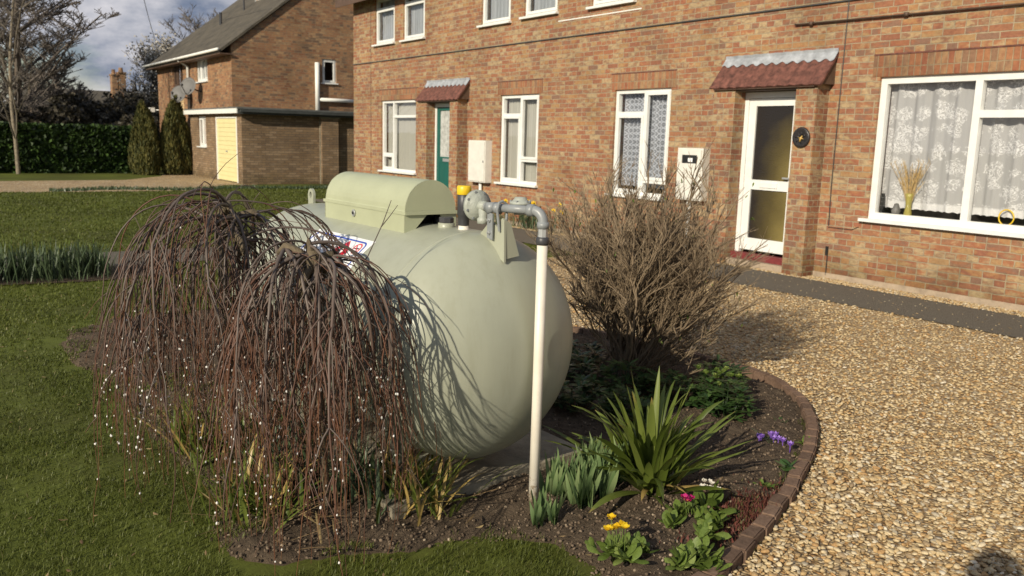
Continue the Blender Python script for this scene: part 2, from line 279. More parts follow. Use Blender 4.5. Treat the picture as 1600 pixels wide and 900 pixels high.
def tankmat():
    m, nt, p, o = newmat('tank_paint'); L = nt.links.new
    g = N(nt, 'ShaderNodeNewGeometry')
    n1 = N(nt, 'ShaderNodeTexNoise', inp={'Scale': 3.0, 'Detail': 6, 'Roughness': .6}); L(g.outputs['Position'], n1.inputs[0])
    r = ramp(nt, [(.3, (.325, .337, .262)), (.7, (.365, .377, .292))]); L(n1.outputs[0], r.inputs[0])
    n2 = N(nt, 'ShaderNodeTexNoise', inp={'Scale': 22.0, 'Detail': 8, 'Roughness': .8}); L(g.outputs['Position'], n2.inputs[0])
    r2 = ramp(nt, [(.66, (0, 0, 0)), (.78, (.55, .55, .55))]); L(n2.outputs[0], r2.inputs[0])
    mm = N(nt, 'ShaderNodeMixRGB', inp={2: (.24, .23, .17, 1)}); L(r2.outputs[0], mm.inputs[0]); L(r.outputs[0], mm.inputs[1])
    ms = N(nt, 'ShaderNodeMapping', inp={'Scale': (16, 16, 1.6)}); L(g.outputs['Position'], ms.inputs[0])
    n5 = N(nt, 'ShaderNodeTexNoise', inp={'Scale': 1.0, 'Detail': 6, 'Roughness': .7}); L(ms.outputs[0], n5.inputs[0])
    r5 = ramp(nt, [(.34, (.86, .85, .80)), (.5, (1, 1, 1)), (.72, (1.07, 1.07, 1.06))]); L(n5.outputs[0], r5.inputs[0])
    m6 = N(nt, 'ShaderNodeMixRGB', blend_type='MULTIPLY', inp={'Fac': .5}); L(mm.outputs[0], m6.inputs[1]); L(r5.outputs[0], m6.inputs[2])
    L(m6.outputs[0], p.inputs['Base Color'])
    r3 = ramp(nt, [(.3, (.30,)*3), (.7, (.42,)*3)]); L(n2.outputs[0], r3.inputs[0]); L(r3.outputs[0], p.inputs['Roughness'])
    b = N(nt, 'ShaderNodeBump', inp={'Strength': .04, 'Distance': .01}); L(n2.outputs[0], b.inputs['Height']); L(b.outputs[0], p.inputs['Normal'])
    return m
M['tank'] = tankmat()
def glassmat(name, tint=(1, 1, 1), refl=.9, base=0.0):
    m, nt, p, o = newmat(name); nt.nodes.remove(p); L = nt.links.new
    t = N(nt, 'ShaderNodeBsdfTransparent', inp={0: tint+(1,)}); g = N(nt, 'ShaderNodeBsdfGlossy', inp={'Color': (1, 1, 1, 1), 'Roughness': .01})
    f0 = N(nt, 'ShaderNodeLayerWeight', inp={'Blend': .5}); f = N(nt, 'ShaderNodeMath', operation='POWER', inp={1: 4.0}); L(f0.outputs['Facing'], f.inputs[0])
    a = N(nt, 'ShaderNodeMath', operation='MULTIPLY_ADD', inp={1: refl, 2: base}); L(f.outputs[0], a.inputs[0])
    mx = N(nt, 'ShaderNodeMixShader'); L(a.outputs[0], mx.inputs[0]); L(t.outputs[0], mx.inputs[1]); L(g.outputs[0], mx.inputs[2]); L(mx.outputs[0], o.inputs[0])
    return m
M['glass'] = glassmat('window_glass', (.99, .99, .99), .75, .025)
M['amberglass'] = mat('patterned_amber_glass', (.30, .26, .07), .12, .25, 3, .5, 50)
def doorglass():
    m, nt, p, o = newmat('obscured_door_glass'); L = nt.links.new
    g = N(nt, 'ShaderNodeNewGeometry'); s = N(nt, 'ShaderNodeSeparateXYZ'); L(g.outputs['Position'], s.inputs[0])
    n = N(nt, 'ShaderNodeTexNoise', inp={'Scale': 2.5, 'Detail': 3}); L(g.outputs['Position'], n.inputs[0])
    mr = N(nt, 'ShaderNodeMapRange', inp={1: -7.15, 2: -6.35, 3: 0, 4: 1}); L(s.outputs[0], mr.inputs[0])
    mz = N(nt, 'ShaderNodeMapRange', inp={1: 1.95, 2: 1.3, 3: 0, 4: 1}); L(s.outputs[2], mz.inputs[0])
    mu = N(nt, 'ShaderNodeMath', operation='MULTIPLY'); L(mr.outputs[0], mu.inputs[0]); L(mz.outputs[0], mu.inputs[1])
    ad = N(nt, 'ShaderNodeMath', operation='MULTIPLY_ADD', inp={1: .6, 2: -.3}); L(n.outputs[0], ad.inputs[0])
    su = N(nt, 'ShaderNodeMath', operation='ADD'); L(mu.outputs[0], su.inputs[0]); L(ad.outputs[0], su.inputs[1])
    # light through a curtain behind, painted as a gradient into the glass colour
    r = ramp(nt, [(.15, (.022, .018, .016)), (.5, (.085, .065, .024)), (1.0, (.23, .18, .06))]); L(su.outputs[0], r.inputs[0])
    L(r.outputs[0], p.inputs['Base Color']); p.inputs['Roughness'].default_value = .22
    v = N(nt, 'ShaderNodeTexVoronoi', inp={'Scale': 60.0}); L(g.outputs['Position'], v.inputs[0])
    b = N(nt, 'ShaderNodeBump', inp={'Strength': .35, 'Distance': .005}); L(v.outputs[0], b.inputs['Height']); L(b.outputs[0], p.inputs['Normal'])
    return m
M['doorglass'] = doorglass()
def net(name, kind, base=.5, col=(.94, .94, .94)):
    """net curtain: thin cloth, see-through between the threads, denser where the lace motif is woven"""
    m, nt, p, o = newmat(name); nt.nodes.remove(p); L = nt.links.new
    g = N(nt, 'ShaderNodeNewGeometry'); s = N(nt, 'ShaderNodeSeparateXYZ'); L(g.outputs['Position'], s.inputs[0])
    c = N(nt, 'ShaderNodeCombineXYZ'); L(s.outputs[0], c.inputs[0]); L(s.outputs[2], c.inputs[1])
    d = N(nt, 'ShaderNodeBsdfDiffuse', inp={0: col+(1,)}); tl = N(nt, 'ShaderNodeBsdfTranslucent', inp={0: col+(1,)})
    cloth = N(nt, 'ShaderNodeMixShader', inp={0: .35}); L(d.outputs[0], cloth.inputs[1]); L(tl.outputs[0], cloth.inputs[2])
    t = N(nt, 'ShaderNodeBsdfTransparent'); mx = N(nt, 'ShaderNodeMixShader'); L(t.outputs[0], mx.inputs[1]); L(cloth.outputs[0], mx.inputs[2]); L(mx.outputs[0], o.inputs[0])
    fac = N(nt, 'ShaderNodeMath', operation='ADD', inp={0: base})
    if kind == 'floral':
        wn = N(nt, 'ShaderNodeTexNoise', inp={'Scale': 11.0, 'Detail': 2}); L(c.outputs[0], wn.inputs[0])
        ws = N(nt, 'ShaderNodeVectorMath', operation='SCALE', inp={'Scale': .16}); L(wn.outputs['Color'], ws.inputs[0])
        wa = N(nt, 'ShaderNodeVectorMath', operation='ADD'); L(c.outputs[0], wa.inputs[0]); L(ws.outputs[0], wa.inputs[1])
        v = N(nt, 'ShaderNodeTexVoronoi', inp={'Scale': 5.2, 'Randomness': .5}); L(wa.outputs[0], v.inputs[0])
        blob = ramp(nt, [(.40, (1, 1, 1)), (.52, (0, 0, 0))]); L(v.outputs['Distance'], blob.inputs[0])
        nz = N(nt, 'ShaderNodeTexNoise', inp={'Scale': 17.0, 'Detail': 1.5, 'Distortion': 3.0}); L(c.outputs[0], nz.inputs[0])
        ln = ramp(nt, [(.46, (0, 0, 0)), (.50, (1, 1, 1)), (.56, (1, 1, 1)), (.60, (0, 0, 0))]); L(nz.outputs[0], ln.inputs[0])
        mu = N(nt, 'ShaderNodeMath', operation='MULTIPLY'); L(blob.outputs[0], mu.inputs[0]); L(ln.outputs[0], mu.inputs[1])
        sc = N(nt, 'ShaderNodeMath', operation='MULTIPLY', inp={1: .60}); L(mu.outputs[0], sc.inputs[0]); hem = N(nt, 'ShaderNodeMapRange', inp={1: .955, 2: .935, 3: 0, 4: .35}); L(s.outputs[2], hem.inputs[0])
        hs = N(nt, 'ShaderNodeMath', operation='ADD'); L(sc.outputs[0], hs.inputs[0]); L(hem.outputs[0], hs.inputs[1]); L(hs.outputs[0], fac.inputs[1])
    elif kind == 'lattice':
        mp = N(nt, 'ShaderNodeMapping', inp={'Rotation': (0, 0, R(45)), 'Scale': (17, 17, 17)}); L(c.outputs[0], mp.inputs[0])
        ch = N(nt, 'ShaderNodeTexVoronoi', feature='DISTANCE_TO_EDGE', inp={'Scale': 1.0, 'Randomness': 0.12}); L(mp.outputs[0], ch.inputs[0])
        ln = ramp(nt, [(.06, (1, 1, 1)), (.16, (0, 0, 0)), (.38, (0, 0, 0)), (.44, (.8, .8, .8))]); L(ch.outputs[0], ln.inputs[0])
        sc = N(nt, 'ShaderNodeMath', operation='MULTIPLY', inp={1: .5}); L(ln.outputs[0], sc.inputs[0]); L(sc.outputs[0], fac.inputs[1])
    else:
        fac.inputs[1].default_value = 0
    cl = N(nt, 'ShaderNodeClamp'); L(fac.outputs[0], cl.inputs[0]); L(cl.outputs[0], mx.inputs[0])
    return m
M['net_floral'] = net('floral_net_curtain', 'floral', .56)
M['net_lattice'] = net('lattice_net_curtain', 'lattice', .36, (.70, .74, .82))
M['net_plain'] = net('plain_net_curtain', 'plain', .80, (.66, .65, .58))
M['net_blue'] = net('sheer_curtain', 'plain', .62, (.66, .70, .74))

# ------------------------------------------------------------------ mesh building
class MB:
    def __init__(s): s.v = []; s.f = []; s.r = []; s.n = 0; s.mi = []; s.cur = 0
    def add(s, v, f, rnd=0.0):
        v = np.asarray(v, float).reshape(-1, 3)
        s.v.append(v); s.r.append(np.full(len(v), rnd) if np.isscalar(rnd) else np.asarray(rnd, float))
        s.f += [tuple(i+s.n for i in q) for q in f]; s.mi += [s.cur]*len(f); s.n += len(v)
    def box(s, x0, x1, y0, y1, z0, z1, rnd=0.0, bev=0):
        s.add([(x0,y0,z0),(x1,y0,z0),(x1,y1,z0),(x0,y1,z0),(x0,y0,z1),(x1,y0,z1),(x1,y1,z1),(x0,y1,z1)],
              [(0,3,2,1),(4,5,6,7),(0,1,5,4),(1,2,6,5),(2,3,7,6),(3,0,4,7)], rnd)
    def poly(s, pts, ext):
        """prism: polygon pts (3d) extruded by ext"""
        n = len(pts); a = [Vector(p) for p in pts]; b = [p+Vector(ext) for p in a]
        s.add([tuple(p) for p in a+b], [tuple(range(n-1, -1, -1)), tuple(range(n, 2*n))]+[(i, (i+1) % n, n+(i+1) % n, n+i) for i in range(n)])
    def tube(s, pts, rad, sides=5, rnd=0.0, cap=True):
        P = np.asarray(pts, float); n = len(P)
        rad = np.full(n, rad) if np.isscalar(rad) else np.asarray(rad, float)
        T = np.gradient(P, axis=0); T /= np.linalg.norm(T, axis=1)[:, None]+1e-12
        ref = np.array([0, 0, 1.]) if abs(T[0, 2]) < .9 else np.array([1., 0, 0])
        U = np.zeros_like(P); u = np.cross(T[0], ref); u /= np.linalg.norm(u); U[0] = u
        for i in range(1, n):
            u = U[i-1]-T[i]*np.dot(U[i-1], T[i]); U[i] = u/(np.linalg.norm(u)+1e-12)
        V = np.cross(T, U)
        a = np.arange(sides)*2*np.pi/sides
        ring = (U[:, None]*np.cos(a)[None, :, None]+V[:, None]*np.sin(a)[None, :, None])*rad[:, None, None]+P[:, None]
        f = []
        for i in range(n-1):
            for j in range(sides):
                k = (j+1) % sides; f.append((i*sides+j, i*sides+k, (i+1)*sides+k, (i+1)*sides+j))
        if cap: f.append(tuple(range(sides-1, -1, -1))); f.append(tuple(range((n-1)*sides, n*sides)))
        s.add(ring.reshape(-1, 3), f, rnd)
    def lathe(s, prof, origin, axis, sides=32):
        """profile [(along, radius)] turned about axis through origin"""
        ax = np.array(axis, float); ax /= np.linalg.norm(ax)
        ref = np.array([0, 0, 1.]) if abs(ax[2]) < .9 else np.array([1., 0, 0])
        u = np.cross(ax, ref); u /= np.linalg.norm(u); w = np.cross(ax, u)
        a = np.arange(sides)*2*np.pi/sides; O = np.array(origin, float); V = []
        for d, r in prof: V.append(O+ax*d+(np.cos(a)[:, None]*u+np.sin(a)[:, None]*w)*max(r, 1e-4))
        f = []
        for i in range(len(prof)-1):
            for j in range(sides):
                k = (j+1) % sides; f.append((i*sides+j, i*sides+k, (i+1)*sides+k, (i+1)*sides+j))
        f.append(tuple(range(sides-1, -1, -1))); f.append(tuple(range((len(prof)-1)*sides, len(prof)*sides)))
        s.add(np.concatenate(V), f)
    def strip(s, C, W, fold=0.0, rnd=0.0):
        """leaf: centre line C (n,3), half-width vectors W (n,3); fold lifts the edges"""
        C = np.asarray(C, float); W = np.asarray(W, float); n = len(C)
        T = np.gradient(C, axis=0); nn = np.cross(W, T); nn /= np.linalg.norm(nn, axis=1)[:, None]+1e-12
        w = np.linalg.norm(W, axis=1)[:, None]
        V = np.stack([C-W+nn*w*fold, C, C+W+nn*w*fold], 1).reshape(-1, 3); f = []
        for i in range(n-1):
            a = 3*i; f += [(a, a+1, a+4, a+3), (a+1, a+2, a+5, a+4)]
        s.add(V, f, rnd)
    def build(s, name, mats, parent=None, smooth=False, loc=None):
        me = bpy.data.meshes.new(name)
        V = np.concatenate(s.v) if s.v else np.zeros((0, 3))
        off = np.zeros(3)
        if parent is not None: off = np.array(parent.get('_o', (0, 0, 0)))
        elif loc is not None: off = np.array(loc)
        V = V-off
        me.from_pydata(V.tolist(), [], s.f)
        at = me.attributes.new('rnd', 'FLOAT', 'POINT'); at.data.foreach_set('value', np.concatenate(s.r).astype(np.float32))
        if not isinstance(mats, (list, tuple)): mats = [mats]
        for m_ in mats: me.materials.append(m_)
        if len(mats) > 1: me.polygons.foreach_set('material_index', s.mi)
        if smooth: me.polygons.foreach_set('use_smooth', [True]*len(me.polygons))
        me.update()
        o = bpy.data.objects.new(name, me); COL.objects.link(o)
        if parent is not None:
            o.parent = parent; OFF[o.name] = OFF.get(parent.name, (0, 0, 0))
        elif loc is not None: o.location = loc
        return o
OFF = {}
_b = MB.build
def build(s, name, mats, parent=None, smooth=False, loc=None):
    if parent is not None:
        o = OFF.get(parent.name, (0, 0, 0))
        if s.v: s.v[0:] = [v-np.array(o) for v in s.v]
        ob = _b(s, name, mats, parent, smooth); OFF[ob.name] = o; return ob
    ob = _b(s, name, mats, None, smooth, loc); OFF[ob.name] = tuple(loc) if loc is not None else (0, 0, 0); return ob
MB.build = build
def bulk(name, V, F, rnd, mat, smooth=False, parent=None):
    """fast mesh from numpy: V (n,3), F (m,k)"""
    me = bpy.data.meshes.new(name); k = F.shape[1]
    me.vertices.add(len(V)); me.vertices.foreach_set('co', V.astype(np.float32).ravel())
    me.loops.add(F.size); me.loops.foreach_set('vertex_index', F.astype(np.int32).ravel())
    me.polygons.add(len(F)); me.polygons.foreach_set('loop_start', np.arange(0, F.size, k, dtype=np.int32))
    me.polygons.foreach_set('loop_total', np.full(len(F), k, dtype=np.int32))
    if smooth: me.polygons.foreach_set('use_smooth', np.ones(len(F), dtype=bool))
    me.materials.append(mat)
    at = me.attributes.new('rnd', 'FLOAT', 'POINT'); at.data.foreach_set('value', rnd.astype(np.float32))
    me.update(calc_edges=True); me.validate()
    o = bpy.data.objects.new(name, me); COL.objects.link(o)
    if parent: o.parent = parent
    return o
def scatter(name, TV, TF, pos, rot, scl, rnd, mat, smooth=False, parent=None):
    """many copies of template TV/TF: rot (n,3,3), scl (n,3)"""
    n = len(pos); V = TV[None]*scl[:, None, :]; V = np.einsum('nij,nkj->nki', rot, V)+pos[:, None]
    F = (TF[None]+(np.arange(n)*len(TV))[:, None, None]).reshape(-1, TF.shape[1])
    if parent is not None: V = V-np.array(OFF.get(parent.name, (0, 0, 0)))
    return bulk(name, V.reshape(-1, 3), F, np.repeat(rnd, len(TV)), mat, smooth, parent)
def rots(n, tilt=None, r=rng):
    if tilt is None:
        q = r.normal(size=(n, 4)); q /= np.linalg.norm(q, axis=1)[:, None]; w, x, y, z = q.T
        return np.stack([1-2*(y*y+z*z), 2*(x*y-z*w), 2*(x*z+y*w), 2*(x*y+z*w), 1-2*(x*x+z*z), 2*(y*z-x*w), 2*(x*z-y*w), 2*(y*z+x*w), 1-2*(x*x+y*y)], 1).reshape(n, 3, 3)
    a = r.uniform(0, 2*np.pi, n); t = r.normal(size=n)*tilt; b = r.uniform(0, 2*np.pi, n)
    def Z(a): c, s = np.cos(a), np.sin(a); o = np.zeros_like(a); i = o+1; return np.stack([c, -s, o, s, c, o, o, o, i], 1).reshape(-1, 3, 3)
    def X(a): c, s = np.cos(a), np.sin(a); o = np.zeros_like(a); i = o+1; return np.stack([i, o, o, o, c, -s, o, s, c], 1).reshape(-1, 3, 3)
    return Z(b) @ X(t) @ Z(a)
def inpoly(P, poly):
    x, y = P[:, 0], P[:, 1]; c = np.zeros(len(P), bool); n = len(poly); j = n-1
    for i in range(n):
        xi, yi = poly[i]; xj, yj = poly[j]
        t = ((yi > y) != (yj > y)) & (x < (xj-xi)*(y-yi)/((yj-yi) or 1e-9)+xi); c ^= t; j = i
    return c
def distpoly(P, poly, closed=True):
    a = np.array(poly); b = np.roll(a, -1, 0)
    if not closed: a = a[:-1]; b = b[:-1]
    D = np.full(len(P), 1e9)
    for p, q in zip(a, b):
        d = q-p; t = np.clip(((P-p)@d)/(d@d+1e-12), 0, 1); D = np.minimum(D, np.linalg.norm(P-p-t[:, None]*d, axis=1))
    return D
_G = rng.random((64, 64))
def vnoise(x, y):
    xi = np.floor(x).astype(int); yi = np.floor(y).astype(int); fx = x-xi; fy = y-yi; fx = fx*fx*(3-2*fx); fy = fy*fy*(3-2*fy)
    g = lambda a, b: _G[a % 64, b % 64]
    return (g(xi, yi)*(1-fx)+g(xi+1, yi)*fx)*(1-fy)+(g(xi, yi+1)*(1-fx)+g(xi+1, yi+1)*fx)*fy
def fbm(x, y, o=4):
    s = 0; a = 1; t = 0
    for i in range(o): s = s+a*vnoise(x*2**i+i*7.3, y*2**i+i*3.1); t += a; a *= .55
    return s/t
# icosphere template
import bmesh
def ico(sub):
    bm = bmesh.new(); bmesh.ops.create_icosphere(bm, subdivisions=sub, radius=1)
    V = np.array([v.co[:] for v in bm.verts]); F = np.array([[v.index for v in f.verts] for f in bm.faces]); bm.free(); return V, F
IV, IF = ico(1); IV2, IF2 = ico(2)
def tag(o, label=None, cat=None, group=None, kind=None):
    if label: o['label'] = label
    if cat: o['category'] = cat
    if group: o['group'] = group
    if kind: o['kind'] = kind
    return o
def thing(name, loc, label, cat, group=None):
    o = bpy.data.objects.new(name, None); COL.objects.link(o); o.location = loc; o.empty_display_size = .2
    OFF[o.name] = tuple(loc); return tag(o, label, cat, group)
def copy_tree(o, parent=None):
    c = o.copy(); COL.objects.link(c); c.parent = parent
    for ch in [x for x in o.children]: copy_tree(ch, c)
    return c

# ------------------------------------------------------------------ ground
def sheet(name, poly, z, mat, kind='structure'):
    me = bpy.data.meshes.new(name); me.from_pydata([(x, y, z) for x, y in poly], [], [tuple(range(len(poly)))])
    if me.polygons[0].normal.z < 0: me.flip_normals()
    me.materials.append(mat); o = bpy.data.objects.new(name, me); COL.objects.link(o); o['kind'] = kind; return o
sheet('lawn', [(-900, -900), (900, -900), (900, 900), (-900, 900)], 0, M['lawn'])
KERB = [(-1.72, 1.62), (-1.74, 1.95), (-1.82, 2.25), (-1.945, 2.6), (-2.12, 3.0), (-2.35, 3.45), (-2.62, 3.86), (-2.93, 4.18), (-3.27, 4.38), (-3.6, 4.45), (-3.9, 4.43), (-4.4, 4.36), (-5.0, 4.22), (-5.6, 3.95), (-6.1, 3.5), (-6.5, 2.9), (-6.9, 2.4)]
EDGE = [(-2.04, 1.80), (-2.13, 1.86), (-2.34, 1.84), (-2.45, 1.74), (-2.56, 1.5), (-2.55, 1.36), (-2.64, 1.2), (-2.71, 0.94), (-2.82, 0.82), (-3.01, 0.78), (-3.33, 0.90), (-3.61, 0.88), (-4.2, 0.84), (-4.78, 0.84), (-5.47, 0.83), (-5.84, 0.72), (-6.15, 0.69), (-6.48, 0.71), (-6.98, 0.86), (-7.2, 1.14), (-7.3, 1.6), (-7.2, 2.1)]
BED = [(-1.80, 1.66)]+KERB[1:]+EDGE[::-1]
BED = [(-1.80, 1.66)]+KERB[1:]+list(reversed(EDGE))
GRAV = [(6, -6), (6, 8.6), (-8.6, 8.6), (-8.6, 4.0), (-7.1, 2.6)]+list(reversed(KERB[:-1]))+[(-1.86, .8), (-1.7, -1), (-1.6, -6)]
sheet('gravel_ground', GRAV, .004, M['gravel'])
HPATH = [(6, 7.33), (6, 8.27), (-18.6, 8.27), (-18.6, 7.2), (-8, 7.2), (-5.7, 7.25)]
sheet('path', HPATH, .012, M['tarmac'])
LPATH = [(-11.22, -12), (-10.05, -12), (-10.05, 7.22), (-11.22, 7.22)]
sheet('path', LPATH, .008, M['tarmac'])
DRIVE = [(-22.2, -10), (-22.2, 1.5), (-22.0, 5.6), (-22.9, 6.4), (-24.2, 7.0), (-24.2, 7.95), (-30.8, 7.95), (-30.5, 6.9), (-29.0, 6.4), (-27.0, 5.0), (-26.7, 1.8), (-26.7, -10)]
sheet('drive', DRIVE, .004, M['gravelfar'])
STRIPBED = [(-10.05, -3), (-9.35, -3), (-9.3, 0), (-9.1, 1.3), (-9.2, 2.2), (-10.05, 2.3)]
sheet('soil_strip', STRIPBED, .01, M['soil'])
SLABZ = [(-2.80, 1.42), (-2.88, 2.47), (-4.80, 2.42), (-4.78, 1.30)]
# soil: relief grid clipped to the bed outline
def soilh(P, sd):
    h = .006+.045*np.clip(sd/.25, -.6, 1)+(fbm(P[:, 0]*5, P[:, 1]*5, 5)-.5)*.07+(fbm(P[:, 0]*22, P[:, 1]*22, 3)-.5)*.035
    return np.where(inpoly(P, SLABZ), np.minimum(h, .045), h)
def soilgrid():
    st = .03; xs = np.arange(-7.5, -1.7, st); ys = np.arange(.5, 4.6, st)
    X, Y = np.meshgrid(xs, ys, indexing='ij'); P = np.stack([X.ravel(), Y.ravel()], 1)
    ins = inpoly(P, BED); d = distpoly(P, BED); sd = np.where(ins, d, -d)
    h = .006+.045*np.clip(sd/.25, -.6, 1)+(fbm(P[:, 0]*5, P[:, 1]*5, 5)-.5)*.07+(fbm(P[:, 0]*22, P[:, 1]*22, 3)-.5)*.035
    h = np.where(inpoly(P, SLABZ), np.minimum(h, .045), h)
    h = np.where(sd < .02, -.03, h)
    V = np.column_stack([P, h]); nx, ny = X.shape; idx = np.arange(nx*ny).reshape(nx, ny)
    F = np.stack([idx[:-1, :-1], idx[1:, :-1], idx[1:, 1:], idx[:-1, 1:]], -1).reshape(-1, 4)
    keep = (sd[F] > -.03).all(1); F = F[keep]
    o = bulk('flower_bed_soil', V, F, np.zeros(len(V)), M['soil'], True); o['kind'] = 'structure'
    return lambda x, y: float(.03)
soilgrid()
def crumbs():
    n = 70000; P = np.column_stack([rng.uniform(-7.4, -1.8, n), rng.uniform(.6, 4.5, n)])
    d = np.hypot(P[:, 0], P[:, 1]); P = P[inpoly(P, BED) & (rng.random(n) < np.clip(3.2/d, 0, 1)**2)]; n = len(P)
    s = rng.gamma(1.8, .0028, n).clip(.002, .0085)
    sd = distpoly(P, BED)
    h = .006+.045*np.clip(sd/.25, -.6, 1)+(fbm(P[:, 0]*5, P[:, 1]*5, 5)-.5)*.07+(fbm(P[:, 0]*22, P[:, 1]*22, 3)-.5)*.035
    ok = ~inpoly(P, SLABZ); P = P[ok]; h = h[ok]; s = s[ok]; n = len(P)
    o = scatter('soil_crumbs', IV*(1+.0), IF, np.column_stack([P, h+s*.2]), rots(n), np.column_stack([s, s*rng.uniform(.6, 1, n), s*rng.uniform(.5, .9, n)]), rng.random(n), M['crumb'])
    tag(o, 'brown crumbs of earth and small clods lying over the flower bed', 'soil', kind='stuff')
crumbs()
def pebbles():
    T = IV2*(1+.12*np.sin(IV2[:, [1]]*4+IV2[:, [0]]*3)); out = []
    def gen(n, x0, x1, y0, y1): return np.column_stack([rng.uniform(x0, x1, n), rng.uniform(y0, y1, n)])
    P = gen(190000, -9, .6, 1.2, 8.5)
    d = np.hypot(P[:, 0], P[:, 1])
    keep = inpoly(P, GRAV) & ~inpoly(P, HPATH) & (rng.random(len(P)) < np.clip(4.6/d, .12, 1)**2)
    # stay inside what the picture can nearly see
    keep &= (P[:, 0] < -.2) & (P[:, 0]/np.maximum(P[:, 1], .1) > -1.6) & (P[:, 0]/P[:, 1] < -.28)
    P = P[keep]; n = len(P); d = np.hypot(P[:, 0], P[:, 1])
    s = np.clip(rng.gamma(9, .00098, n), .0045, .017)
    z = .006+s*.25+rng.random(n)*.008
    Pk = np.column_stack([P, z]); near = d < 4.3
    for nm, msk, T_, F_ in (('gravel', near, T, IF2), ('gravel', ~near, IV, IF)):
        k = int(msk.sum()); ss = s[msk]
        o = scatter(nm, T_, F_, Pk[msk], rots(k, .28), np.column_stack([ss*1.2, ss*rng.uniform(.65, 1, k), ss*rng.uniform(.35, .6, k)]), rng.random(k), M['pebble'], True)
        tag(o, 'loose golden flint gravel of the drive '+('nearest the brick edging' if msk is near else 'farther off towards the house path'), 'gravel', kind='stuff')
    # scattered stones kicked onto the path and the strip by the wall
    P = np.concatenate([gen(220, -8, -2.5, 7.3, 8.25), gen(6500, -12, -2.4, 8.24, 8.5)]); n = len(P); s = rng.uniform(.006, .013, n)
    s[:220] *= .55
    o = scatter('loose_stones', IV, IF, np.column_stack([P, .014+s*.3]), rots(n, .3), np.column_stack([s*1.2, s, s*.5]), rng.random(n), M['pebble'], True)
    tag(o, 'narrow line of pale stones along the foot of the house wall', 'gravel', kind='stuff')
pebbles()
NOGRASS = [GRAV, HPATH, LPATH, DRIVE, STRIPBED]
def grass():
    n = 760000
    # sample by distance so that far turf gets fewer, larger blades
    u = rng.random(n); d = 2.3*(24/2.3)**(u**.9); a = rng.uniform(R(95), R(196), n)
    P = np.column_stack([d*np.cos(a), d*np.sin(a)])
    # in camera horizontal field only
    vx, vy = -.82, .573; lat = P[:, 0]*vy-P[:, 1]*vx; dep = P[:, 0]*vx+P[:, 1]*vy
    keep = (np.abs(lat) < dep*.68+.35) & (dep > 1.6)
    for q in NOGRASS: keep &= ~inpoly(P, q)
    sdB = np.where(inpoly(P, BED), 1, -1)*distpoly(P, BED)
    wl = np.clip((-2.75-P[:, 0])/.5, 0, 1)*np.clip((2.2-P[:, 1])/.6, 0, 1)
    keep &= sdB < (fbm(P[:, 0]*6, P[:, 1]*6, 3)-.5)*(.34+1.1*wl)+.02+.12*wl+.42*np.clip((-3.25-P[:, 0])/.5, 0, 1)*np.clip((P[:, 0]+5.6)/.8, 0, 1)*np.clip((1.7-P[:, 1])/.5, 0, 1)
    dens = np.clip(fbm(P[:, 0]*3.1+9, P[:, 1]*3.1, 4)*3.0-.62, .34, 1)
    keep &= rng.random(n) < dens
    P = P[keep]; d = d[keep]; n = len(P)
    h = rng.uniform(.009, .024, n)*(.7+.6*fbm(P[:, 0]*5, P[:, 1]*5, 3))*(1+np.clip(d-4, 0, 20)*.04)
    w = rng.uniform(.0008, .0016, n)*(d/2.8)**1.0
    T = np.array([(-1, 0, 0), (1, 0, 0), (-.8, .28, .55), (.8, .28, .55), (0, .85, 1)], float)
    F = np.array([[0, 1, 3], [0, 3, 2], [2, 3, 4]])
    az = rng.uniform(0, 2*np.pi, n); lean = rng.uniform(.3, 1.7, n)
    c, s = np.cos(az), np.sin(az); Rm = np.zeros((n, 3, 3)); Rm[:, 0, 0] = c; Rm[:, 0, 1] = -s; Rm[:, 1, 0] = s; Rm[:, 1, 1] = c; Rm[:, 2, 2] = 1
    rnd = np.clip(.25+.6*rng.random(n)*.7+.5*(fbm(P[:, 0]*1.7, P[:, 1]*1.7, 3)-.5), 0, .9); rnd = np.where(rng.random(n) < .014, 1, rnd)
    sdb = np.where(inpoly(P, BED), 1, -1)*distpoly(P, BED); gz = np.where(sdb > 0, np.maximum(0, soilh(P, sdb)), 0)
    o = scatter('grass', T, F, np.column_stack([P, gz]), Rm, np.column_stack([w, h*lean, h]), rnd, M['grass'])
    tag(o, 'short green garden turf with worn patches round the flower bed', 'grass', kind='stuff')
grass()

# ------------------------------------------------------------------ houses
def wall_holes(mb, x0, x1, z0, z1, y0, y1, holes, axis='x'):
    """wall panel between y0 (front) and y1 with rectangular openings, closed reveals"""
    xs = sorted({x0, x1}|{a for h in holes for a in h[:2]}); zs = sorted({z0, z1}|{a for h in holes for a in h[2:]})
    def solid(i, j):
        if i < 0 or j < 0 or i >= len(xs)-1 or j >= len(zs)-1: return False
        cx, cz = (xs[i]+xs[i+1])/2, (zs[j]+zs[j+1])/2
        return not any(h[0] < cx < h[1] and h[2] < cz < h[3] for h in holes)
    def P(x, y, z): return (x, y, z) if axis == 'x' else (y, x, z)
    def q(*p):
        mb.add([P(*a) for a in p], [(0, 1, 2, 3)])
    for i in range(len(xs)-1):
        for j in range(len(zs)-1):
            if not solid(i, j): continue
            a, b, c, d = xs[i], xs[i+1], zs[j], zs[j+1]
            q((a, y0, c), (b, y0, c), (b, y0, d), (a, y0, d)); q((b, y1, c), (a, y1, c), (a, y1, d), (b, y1, d))
            if not solid(i-1, j): q((a, y1, c), (a, y0, c), (a, y0, d), (a, y1, d))
            if not solid(i+1, j): q((b, y0, c), (b, y1, c), (b, y1, d), (b, y0, d))
            if not solid(i, j-1): q((a, y1, c), (b, y1, c), (b, y0, c), (a, y0, c))
            if not solid(i, j+1): q((a, y0, d), (b, y0, d), (b, y1, d), (a, y1, d))
